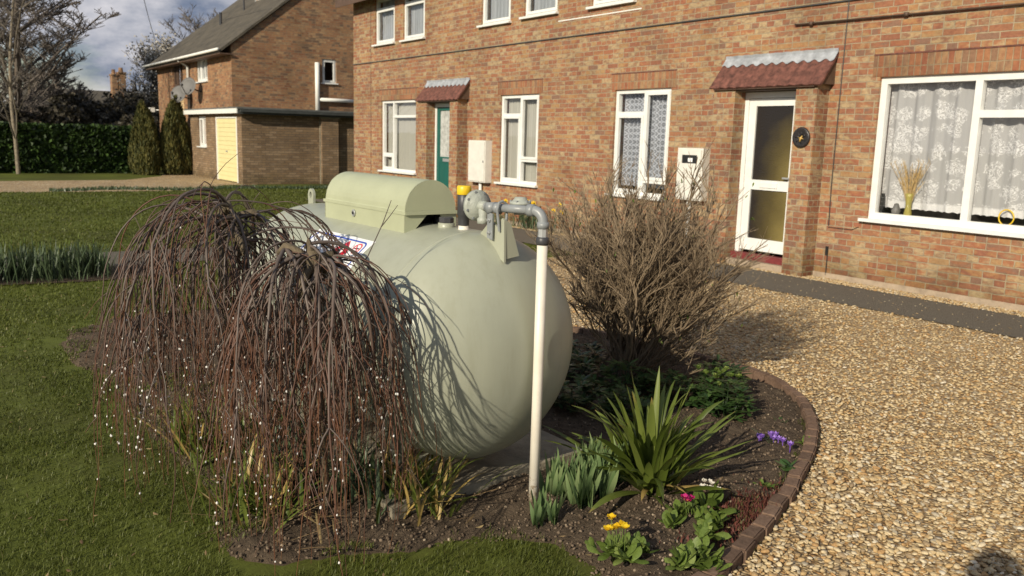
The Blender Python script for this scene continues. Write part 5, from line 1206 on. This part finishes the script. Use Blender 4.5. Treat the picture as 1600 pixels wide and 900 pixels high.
# ------------------------------------------------------------------ weeping willows
def willow(K, base, lean, nl, Rr, zend, label, seed, bias=(0, 0), ncat=360, extra_up=0, dens=(10, 15)):
    rs = random.Random(seed); g = thing('weeping_willow', (base[0], base[1], 0), label, 'tree', 'weeping pussy willows beside the tank')
    K = np.array(K, float); b = np.array([base[0], base[1], .0])
    tr = MB(); mid = (K+b)/2+np.array([.015, -.02, 0]); pts = [b*(1-t)**2+2*mid*t*(1-t)+K*t*t for t in np.linspace(0, 1, 12)]
    tr.tube(pts, np.interp(np.linspace(0, 1, 12), [0, .1, .8, 1], [.019, .014, .013, .022]), 12)
    kn = [K+np.array([rs.gauss(0, .05)+lean*rs.random(), rs.gauss(0, .05), rs.uniform(-.14, .05)]) for _ in range(7)]
    for q in kn: tr.tube([K-UZ*.10, (K-UZ*.05+q)/2+UZ*.015, q+UZ*.01, q+(q-K)*.25-UZ*.02], [.018, .017, .015, .010], 8)
    tr.build('trunk', M['willowtrunk'], g, True)
    br = MB(); cat = MB(); tips = []
    def strand(p, v, L_, r0, grav, r1=.0011, col=0.2, wob=.035, sides=4):
        step = .035; P = [np.array(p, float)]; v = np.array(v, float); v /= np.linalg.norm(v); n = int(L_/step)
        ze = zend+rs.random()**1.2*.62
        for i in range(n):
            kk = wob*(3.2 if rs.random() < .07 else 1); v = v+np.array([rs.gauss(0, kk), rs.gauss(0, kk), -grav+rs.gauss(0, .02)]); v[:2] *= (.945 if v[2] < .1 else 1.0); v /= np.linalg.norm(v)
            P.append(P[-1]+v*step)
            if P[-1][2] < ze: break
        if len(P) < 3: return P
        n = len(P); br.tube(P, np.linspace(r0, r1, n), sides, np.linspace(col, min(1, col+.55), n).repeat(sides), cap=False); return P
    limbs = []
    for i in range(nl):
        a = rs.uniform(0, 2*math.pi); R_ = rs.uniform(.25, 1.0)
        h = np.array([math.cos(a)+bias[0], math.sin(a)+bias[1], 0]); h /= np.linalg.norm(h)+1e-9
        el = rs.uniform(-.2, .95 if ncat > 500 else .60); v = h*math.cos(el)+UZ*math.sin(el)
        P = strand(kn[i % 7], v, 1.9, rs.uniform(.0035, .0085), (.115/(R_**.6))*(.34/Rr)*rs.uniform(.55, 1.7), .0013, rs.uniform(0, .25), .05, 6)
        limbs.append(P)
    second = []
    for P in limbs:
        for j in range(rs.randint(*dens)):
            i = int(rs.uniform(.04, .72)*len(P)); 
            if i >= len(P)-2: continue
            d = P[i+1]-P[i]; a = rs.uniform(0, 2*math.pi); v = d/np.linalg.norm(d)+np.array([math.cos(a)*.6, math.sin(a)*.6, rs.uniform(-.1, .6)])
            second.append(strand(P[i], v, rs.uniform(.35, 1.3), rs.uniform(.0018, .0038), rs.uniform(.13, .26), .0009, rs.uniform(.1, .7), .06))
    for P in second:
        for j in range(rs.randint(0, 3)):
            i = int(rs.uniform(.1, .85)*len(P))
            if i >= len(P)-2: continue
            a = rs.uniform(0, 2*math.pi); v = (P[i+1]-P[i])*20+np.array([math.cos(a)*.7, math.sin(a)*.7, .1])
            strand(P[i], v, rs.uniform(.06, .35), .0018, rs.uniform(.08, .2), .0008, rs.uniform(.3, .45), .06, 3)
    if ncat < 500:      # one unruly shoot standing up out of the crown
        br.tube([(-2.80, 1.16, .88), (-2.80, 1.24, .98), (-2.80, 1.317, 1.066), (-2.80, 1.375, 1.18), (-2.80, 1.411, 1.267)], [.003, .0028, .0024, .002, .0012], 5, .1); br.tube([(-2.80, 1.37, 1.17), (-2.79, 1.40, 1.21), (-2.78, 1.427, 1.25)], [.002, .0016, .001], 4, .1)
    for i in range(extra_up):
        a = rs.uniform(0, 6.28); v = np.array([math.cos(a)*.6, math.sin(a)*.6, 1.0]); strand(K, v, rs.uniform(.15, .3), .0025, -.0, .001, .1, .05)
    br.build('branches', M['twig_red'], g, True)
    pool = [P for P in second+limbs if len(P) > 4]; pool = rs.sample(pool, max(20, len(pool)//3)); Q = []
    for i in range(ncat):
        P = rs.choice(pool); t = rs.random()**.6; j = int(t*(len(P)-1)); q = P[min(j, len(P)-1)]
        if q[2] < .72 or rs.random() < .12: Q.append(q+np.array([rs.gauss(0, .002), rs.gauss(0, .002), 0]))
    Q = np.array(Q); n = len(Q); s = rng.uniform(.0022, .0046, n)
    o = scatter('catkins', IV, IF, Q, rots(n, .25), np.column_stack([s, s, s*rng.uniform(1.2, 1.8, n)]), rng.random(n), M['catkin'], True, g); o['kind'] = 'stuff'
    return g
willow((-2.80, 1.11, 1.10), (-3.00, 1.24), 0, 26, .29, .05, 'right hand weeping willow with few catkins hanging against the tank', 3, (.1, .12), 330)
willow((-3.52, 1.00, 1.17), (-3.56, 1.07), .16, 36, .37, .10, 'left hand weeping willow dotted with many white catkins beside the lawn', 8, (-.2, -.15), 1150)
# ------------------------------------------------------------------ bare shrub
def shrub():
    rs = random.Random(5); B = np.array([-3.82, 3.58, .02]); g = thing('bare_shrub', tuple(B), 'bushy leafless shrub of buff twigs between tank and glazed door', 'shrub')
    k = MB(); rt = np.array([.688, .725, 0]); fwd = np.array([-.725, .688, 0])
    def grow(p, v, L_, r0, depth, col):
        n = max(3, int(L_/.045)); P = [p]; r = [r0]; st = L_/n
        for i in range(n):
            v = v+np.array([rs.gauss(0, .09), rs.gauss(0, .09), rs.gauss(.02, .06)]); v /= np.linalg.norm(v); P.append(P[-1]+v*st)
        k.tube(P, np.linspace(r0, r0*.45, n+1), 5 if depth == 0 else 4 if depth == 1 else 3, min(1, col), cap=False)
        if depth >= 3: return
        nb = [int(L_/.080), int(L_/.055), int(L_/.055)][depth]
        for j in range(nb):
            t = rs.uniform(.28 if depth == 0 else .15, 1.0); i = min(int(t*n), n-1); d = P[i+1]-P[i]; d /= np.linalg.norm(d)
            a = rs.uniform(0, 6.28); side = np.array([math.cos(a), math.sin(a), rs.uniform(-.2, .5)]); vv = d+side*rs.uniform(.35, .8); vv /= np.linalg.norm(vv)
            ll = [rs.uniform(.18, .48), rs.uniform(.08, .22), rs.uniform(.03, .07)][depth]*(1.15-t*.5)
            grow(P[i], vv, ll, max(.0011, r0*(.55 if depth == 0 else .6)), depth+1, col+.17)
    for i in range(78):
        a = rs.uniform(-1, 1); f_ = rs.uniform(-1, 1)
        lat = a*.62+.13; fo = f_*.45; ht = 1.30*math.sqrt(max(.08, 1-(abs(a)**2.2)*.60))
        v = rt*lat+fwd*fo+UZ*ht*(.95 if a < .3 else .85); L_ = np.linalg.norm(v)*rs.uniform(.7, .95)*1.12
        p = B+rt*rs.gauss(0, .06)+fwd*rs.gauss(0, .06)
        grow(p, v/np.linalg.norm(v), L_, rs.uniform(.005, .009), 0, rs.uniform(.05, .45))
    for i in range(16):
        v = rt*rs.uniform(.3, 1.0)+fwd*rs.uniform(-.5, .3)+UZ*rs.uniform(.12, .45); grow(B.copy(), v/np.linalg.norm(v), rs.uniform(.35, .7), .005, 1, rs.uniform(.3, .6))
    k.build('branches', M['shrubtwig'], g, True)
    # a few green buds and dead leaves
    l_ = MB()
    for i in range(120):
        a = rs.uniform(0, 6.28); c = B+rt*rs.uniform(-.5, .7)+fwd*rs.uniform(-.4, .4)+UZ*rs.uniform(.3, 1.25); leaf(l_, c, a, .03, .012, rs.uniform(0, 1.2), .3, .3, n=4, shape='ovate')
    l_.build('leaf_buds', M['prim'], g, True)
shrub()

# ------------------------------------------------------------------ hedge, conifers, trees
def leafcloud(name, P, size, mt, parent, up_=None):
    n = len(P); T_ = np.array([(-.5, 0, 0), (.5, 0, 0), (.45, 0, 1), (-.45, 0, 1)], float); F_ = np.array([[0, 1, 2, 3]])
    s = rng.uniform(.6, 1.3, n)*size
    return scatter(name, T_, F_, P, rots(n, up_) if up_ else rots(n), np.column_stack([s, s, s]), np.clip(rng.random(n), 0, 1), mt, False, parent)
hx0, hx1, hy0, hy1, hh = -32.1, -31.0, -16.0, 6.55, 1.52
g = thing('hedge', (-31.5, -4, 0), 'long clipped evergreen hedge beyond the gravel drive', 'hedge')
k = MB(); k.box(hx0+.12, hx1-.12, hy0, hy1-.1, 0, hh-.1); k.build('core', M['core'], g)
n = 42000; P = np.column_stack([rng.uniform(hx0, hx1, n), rng.uniform(hy0, hy1, n), rng.uniform(0, hh, n)]); wch = rng.random(n)
P[wch < .62, 0] = hx1-np.abs(rng.normal(0, .05, (wch < .62).sum())); P[wch > .8, 2] = hh-np.abs(rng.normal(0, .04, (wch > .8).sum()))
P[:, 2] += (fbm(P[:, 1]*1.2, P[:, 0], 3)-.5)*.10*(P[:, 2]/hh); P[:, 0] += (fbm(P[:, 1]*1.5, P[:, 2]*1.5, 3)-.5)*.25
leafcloud('leaves', P, .09, M['hedge'], g)
CP = lambda t: 1.32*np.maximum(0, 1-t)**.62*(t+.06)**.26
def conifer(x, y, h, w_, label, seed):
    rs = np.random.default_rng(seed); g = thing('conifer', (x, y, 0), label, 'conifer', 'upright conifers in front of the far house')
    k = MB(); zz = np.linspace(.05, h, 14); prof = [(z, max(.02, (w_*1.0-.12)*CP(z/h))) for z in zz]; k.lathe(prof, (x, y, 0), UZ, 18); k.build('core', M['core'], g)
    n = 9000; t = rs.random(n)**.9; a = rs.uniform(0, 2*np.pi, n); lobes = 1+.14*np.sin(a*3+seed)+.08*np.sin(a*7+t*9)
    r_ = w_*CP(t)*lobes*(1-.12*rs.random(n)); z = t*h
    # three leaders at the top
    top = t > .72; ld = rs.integers(0, 3, n); off = np.maximum(0, t-.72)/.28*w_*.20; r_ = np.where(top, r_*(1-(t-.72)*1.2), r_)
    X = x+r_*np.cos(a)+np.where(top, off*np.cos(ld*2.1+seed), 0); Y = y+r_*np.sin(a)+np.where(top, off*np.sin(ld*2.1+seed), 0)
    z = z*(1+.06*(ld-1)*top)
    T_ = np.array([(-.5, 0, 0), (.5, 0, 0), (.12, .15, 1), (-.12, .15, 1)], float); F_ = np.array([[0, 1, 2, 3]]); s = rs.uniform(.08, .17, n)
    scatter('foliage', T_, F_, np.column_stack([X, Y, z]), rots(n, .28), np.column_stack([s*.35, s, s]), rs.random(n), M['conifer'], False, g)
conifer(-30.0, 6.22, 2.15, .56, 'left hand olive coloured conifer at the end of the hedge', 1)
conifer(-30.0, 7.12, 2.35, .60, 'right hand darker conifer beside the far house door', 4)
def tree(name, base, h, label, cat, seed, mt, spread=.5, levels=4, r0=.12, nb=9, up_=.35, trunkmt='trunk', first=.25, grp=None, leafs=None, twig=.012, wide=1.0):
    rs = random.Random(seed); g = thing(name, base, label, cat, grp); B = np.array(base, float); trk = MB(); k = MB(); lp = []
    def grow(p, v, L_, r, d):
        n = max(4, int(L_/(.35 if d < 2 else .16)));n = min(n, 14); P = [p]; st = L_/n
        for i in range(n):
            v = v+np.array([rs.gauss(0, .07), rs.gauss(0, .07), rs.gauss(.03*up_, .05)])*(1 if d else .35); v /= np.linalg.norm(v); P.append(P[-1]+v*st)
        rr_ = np.linspace(r, max(twig*.55, r*.4), n+1)
        (trk if d == 0 else k).tube(P, rr_, 8 if d == 0 else 5 if d == 1 else 3, 0, cap=False)
        if d >= levels: lp.append(P[-1]); return
        cnt = [nb*2, nb, 7, 5][min(d, 3)]
        for j in range(cnt):
            t = first+(1-first)*(j+rs.random())/cnt if d == 0 else rs.uniform(.15, 1.0); i = min(int(t*n), n-1); dd = P[i+1]-P[i]; dd /= np.linalg.norm(dd)
            a = rs.uniform(0, 6.28); side = np.array([math.cos(a), math.sin(a), 0]); vv = dd*(1-spread)+side*spread*wide+UZ*up_*.5; vv /= np.linalg.norm(vv)
            ll = L_*[.55, .5, .5, .5][min(d, 3)]*(1.25-t*.75)*rs.uniform(.7, 1.15)
            grow(P[i], vv, ll, max(twig, rr_[i]*.5), d+1)
    grow(B, np.array([rs.gauss(0, .04), rs.gauss(0, .04), 1.]), h, r0, 0)
    trk.build('trunk', M[trunkmt], g, True); k.build('crown', mt, g)
    if leafs:
        P = np.array(lp); P = P[rng.integers(0, len(P), leafs[0])]+rng.normal(0, leafs[2], (leafs[0], 3)); leafcloud('foliage', P, leafs[1], leafs[3], g)
    return g
tree('bare_tree', (-30.6, 2.58, 0), 7.4, 'slender pale barked leafless tree in front of the hedge', 'tree', 12, M['twig_pale'], .62, 3, .062, 7, .55, 'trunk', .12, twig=.006)
tree('bare_tree', (-38, 3.3, 0), 7.6, 'wide dark leafless tree filling the upper left corner', 'tree', 21, M['twig_far'], .60, 4, .16, 10, .30, 'bark', .15, twig=.015, wide=1.05)
tree('bare_tree', (-42, 1.9, 0), 8.2, 'dark leafless tree at the very left edge of the sky', 'tree', 22, M['twig_far'], .55, 4, .2, 13, .35, 'bark', .15, twig=.016)
tree('blossom_tree', (-45, 9.5, 0), 5.0, 'tall pale blossoming tree beside the far house corner', 'tree', 31, M['twig_far'], .5, 3, .16, 9, .4, 'bark', .15, leafs=(5200, .075, .30, M['blossomtwig']), twig=.02)
for i, (x, y, h, lb) in enumerate([(-44, 5.4, 4.2, 'bare thicket tree left of the distant chimney'), (-46, 6.7, 3.0, 'bare thicket tree just left of the distant chimney'), (-48, 9.3, 3.2, 'bare thicket tree right of the distant chimney'), (-52, 5.2, 5.6, 'bare background tree behind the wide dark tree'), (-58, 15.6, 8.2, 'thin topped bare tree peeping over the far roof'), (-48, 11.6, 4.6, 'bare thicket tree against the left edge of the far house')]):
    tree('bare_tree', (x, y, 0), h, lb, 'tree', 40+i, M['twig_far'], .55, 3, .10, 9, .3, 'bark', .1, twig=.02)
def bush(x, y, h, w_, label, seed, n=11000):
    rs = np.random.default_rng(seed); g = thing('evergreen_bush', (x, y, 0), label, 'bush', 'dark bushes behind the hedge')
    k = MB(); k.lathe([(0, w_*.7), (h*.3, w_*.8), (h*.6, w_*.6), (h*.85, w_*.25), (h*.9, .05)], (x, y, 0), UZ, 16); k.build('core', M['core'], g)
    C_ = rs.normal(0, 1, (16, 3))*[w_*.45, w_*.45, h*.16]+[x, y, h*.55]; c = C_[rs.integers(0, 16, n)]; d = rs.normal(0, 1, (n, 3)); d /= np.linalg.norm(d, axis=1)[:, None]
    P = c+d*rs.uniform(.25, .5, (n, 1))*min(h, w_*2)*.62; P[:, 2] = np.clip(P[:, 2], .05, h*1.15)
    leafcloud('foliage', P, .10, M['evergreen'], g)
for i, (x, y, h, w_, lb) in enumerate([(-36, 2.2, 2.1, 1.5, 'dark bush behind the hedge at the left edge'), (-38, 4.2, 2.2, 1.6, 'dark bush behind the pale barked tree'), (-40, 5.9, 2.4, 1.7, 'dark bush behind the middle of the hedge'), (-42, 7.6, 2.6, 1.9, 'dark bush below the distant chimney'), (-43, 9.4, 3.1, 1.9, 'dark bush between chimney and blossoming tree'), (-44, 11.2, 3.2, 2.0, 'dark bush beside the far house corner'), (-37, 7.6, 2.0, 1.2, 'dark bush right behind the two conifers')]):
    bush(x, y, h, w_, lb, 60+i)
# drooping bare shrub over the hedge
g = thing('arching_shrub', (-33.5, 5.0, 0), 'small bare shrub arching over the hedge left of the conifers', 'shrub'); k = MB()
for i in range(26):
    a = random.uniform(0, 6.28); P = [np.array([-33.3, 5.6, .2])]; v = np.array([math.cos(a)*.45, math.sin(a)*.7-.25, 1.]); 
    for j in range(16): v = v+np.array([0, -.03, -.13]); v /= np.linalg.norm(v); P.append(P[-1]+v*.17)
    k.tube(P, np.linspace(.018, .008, len(P)), 3, cap=False)
k.build('branches', M['shrubtwig'], g)
# weeds at the edge of the far drive
n = 5000; P = np.column_stack([rng.uniform(-23.6, -22.0, n), rng.uniform(2.5, 9.6, n)]); P = P[np.abs(P[:, 0]+22.7+.25*np.sin(P[:, 1]*2)-.0) < .35]; n = len(P)
o = scatter('weeds', T3, F3, np.column_stack([P, np.zeros(n)]), rots(n, .5), np.column_stack([np.full(n, .02), rng.uniform(.03, .06, n), rng.uniform(.04, .10, n)]), rng.random(n), M['daffleaf']); tag(o, 'grey green weeds along the edge of the far gravel drive', 'weeds', kind='stuff')

# ------------------------------------------------------------------ the person taking the picture (the head's shadow lies on the gravel)
def person():
    J = [(.05, -.21, .98), (.045, -.215, 1.15), (.04, -.215, 1.32), (.035, -.21, 1.44), (.025, -.20, 1.50), (.013, -.185, 1.56), (.01, -.18, 1.63), (.012, -.185, 1.70)]
    Rd = [(.15, .11), (.14, .10), (.165, .11), (.15, .09), (.055, .055), (.075, .085), (.082, .098), (.06, .07)]
    E_ = [(i, i+1) for i in range(7)]; lat = np.array([.569, .822, 0]); f_ = np.array([-.82, .573, 0])
    arms = []
    def ch(par, pts, rd):
        p = par
        for q, r in zip(pts, rd): J.append(tuple(q)); Rd.append(r); E_.append((p, len(J)-1)); p = len(J)-1
    c3 = np.array(J[3]); c0 = np.array(J[0])
    for s_ in (-1, 1):
        sh = c3+lat*.16*s_-UZ*.015; hand = np.array([0, 0, 1.465])+lat*.062*s_-f_*.065
        el = (sh+hand)/2+lat*.13*s_-UZ*.22
        arms.append(([c3-UZ*.03+lat*.09*s_, sh, (sh*.5+el*.5)+lat*.012*s_, el, (el+hand)/2, hand-(hand-el)*.10, hand, hand+UZ*.03+f_*.01], [.06, .064, .050, .044, .036, .027, .032, .022]))
        hip = c0+lat*.085*s_-UZ*.06; kn_ = np.array([hip[0], hip[1], .50])+f_*.02+lat*.02*s_; an = np.array([kn_[0], kn_[1], .09])-f_*.02
        ch(0, [hip, (hip+kn_)/2, kn_, (kn_*.55+an*.45), an, an+f_*.07-UZ*.045, an+f_*.16-UZ*.05], [(.095, .095), (.082, .082), (.062, .062), (.056, .056), (.042, .042), (.045, .04), (.035, .03)])
    me = bpy.data.meshes.new('person'); me.from_pydata([tuple(j) for j in J], E_, []); o = bpy.data.objects.new('person_tmp', me); COL.objects.link(o)
    sk = o.modifiers.new('skin', 'SKIN'); sk.use_smooth_shade = True; o.modifiers.new('sub', 'SUBSURF').levels = 2
    for v, r in zip(me.skin_vertices[0].data, Rd): v.radius = r
    me.skin_vertices[0].data[0].use_root = True
    dg = bpy.context.evaluated_depsgraph_get(); ev = o.evaluated_get(dg); m2 = bpy.data.meshes.new_from_object(ev)
    bpy.data.objects.remove(o, do_unlink=True)
    tb = MB()
    for pts_, rd_ in arms:
        tt_ = np.linspace(0, len(pts_)-1, 36); Pq = np.array(pts_); Pi = np.column_stack([np.interp(tt_, range(len(pts_)), Pq[:, q]) for q in range(3)]); Ri = np.interp(tt_, range(len(pts_)), rd_)
        for _ in range(4): Pi[1:-1] = (Pi[:-2]+2*Pi[1:-1]+Pi[2:])/4; Ri[1:-1] = (Ri[:-2]+2*Ri[1:-1]+Ri[2:])/4
        tb.tube(Pi, Ri, 16)
    V0 = [tuple(v.co) for v in m2.vertices]; F0 = [tuple(p.vertices) for p in m2.polygons]; n0 = len(V0)
    m2 = bpy.data.meshes.new('person'); m2.from_pydata(V0+[tuple(v) for v in np.concatenate(tb.v)], [], F0+[tuple(i+n0 for i in f) for f in tb.f])
    m2.materials.clear()
    for a in (mat('skin_tone', (.50, .30, .21), .55, .08, 20), mat('navy_jacket', (.03, .04, .07), .8, .3, 30), mat('grey_trousers', (.10, .095, .09), .85, .2, 30), mat('brown_shoes', (.06, .035, .02), .5, .2, 30)): m2.materials.append(a)
    for p in m2.polygons:
        c = p.center; dh = math.hypot(c.x, c.y)
        hand = c.z > 1.40 and dh < .115 and c.z < 1.53
        p.material_index = 0 if (c.z > 1.52 or hand) else 1 if c.z > .90 else 2 if c.z > .11 else 3
        p.use_smooth = True
    g = bpy.data.objects.new('person', m2); COL.objects.link(g)
    tag(g, 'person in navy jacket standing on the gravel holding up a small camera', 'person'); OFF[g.name] = (0, 0, 0)
    hd = np.array([.01, -.182, 1.635])
    k = MB(); a = np.linspace(0, 2*np.pi, 20, endpoint=False); V = IV2*np.array([.088, .098, .088])
    keep = [tuple(q) for q in IF2 if (V[q].mean(0)[2] > -.01 or V[q].mean(0)@f_ < -.02) and V[q].mean(0)@f_ < .055 and V[q].mean(0)[2] > -.06]
    k.add(V*[1.12, 1.12, 1.12]+hd+UZ*.02-f_*.012, keep); k.build('hair', M['dark_wood'], g, True)
    for s_ in (-1, 1):
        e = MB(); e.lathe([(-.008, .004), (-.004, .008), (0, .009), (.003, .006), (.005, .0)], hd+f_*.076+lat*.03*s_+UZ*.005, f_, 12); ey = e.build('eye', M['box_white'], g, True); e = MB(); e.lathe([(0, .004), (.0012, .003)], hd+f_*.0812+lat*.03*s_+UZ*.005, f_, 10); e.build('iris_of_eye', M['black'], ey, True)
        e = MB(); e.lathe([(-.008, .01), (-.002, .02), (.004, .022), (.008, .012)], hd+lat*.088*s_-UZ*.01, lat*s_, 12); e.build('ear', m2.materials[0], g, True)
        for q in range(4):
            e = MB(); b_ = np.array([0, 0, 1.452+.018*q])+lat*.058*s_-f_*.055; e.tube([b_, b_+f_*.022+lat*.006*s_, b_+f_*.032-lat*.012*s_, b_+f_*.030-lat*.026*s_], [.0085, .008, .0075, .006], 8); e.build('finger', m2.materials[0], g, True)
        e = MB(); b_ = np.array([0, 0, 1.455])+lat*.05*s_-f_*.065; e.tube([b_, b_-lat*.02*s_+UZ*.01, b_-lat*.035*s_+UZ*.02], [.010, .009, .007], 8); e.build('thumb', m2.materials[0], g, True)
    e = MB(); e.poly([tuple(hd+f_*.088-UZ*.035+lat*.012), tuple(hd+f_*.088-UZ*.035-lat*.012), tuple(hd+f_*.085+UZ*.012)], tuple(f_*.018)); e.build('nose', m2.materials[0], g, True)
    e = MB(); e.tube([hd+f_*.082-UZ*.055-lat*.022, hd+f_*.088-UZ*.057, hd+f_*.082-UZ*.055+lat*.022], [.003, .005, .003], 6); e.build('mouth', M['redstep'], g, True)
    cb = MB(); c = np.array([0, 0, 1.485])-f_*.055
    P8 = [tuple(c+lat*u-f_*0+UZ*z) for u, z in ((-.055, -.035), (.055, -.035), (.055, .035), (-.055, .035))]; cb.poly(P8, tuple(f_*.022))
    tag(cb.build('camera', M['black']), 'small black camera held up in the hands of the person', 'camera')
person()
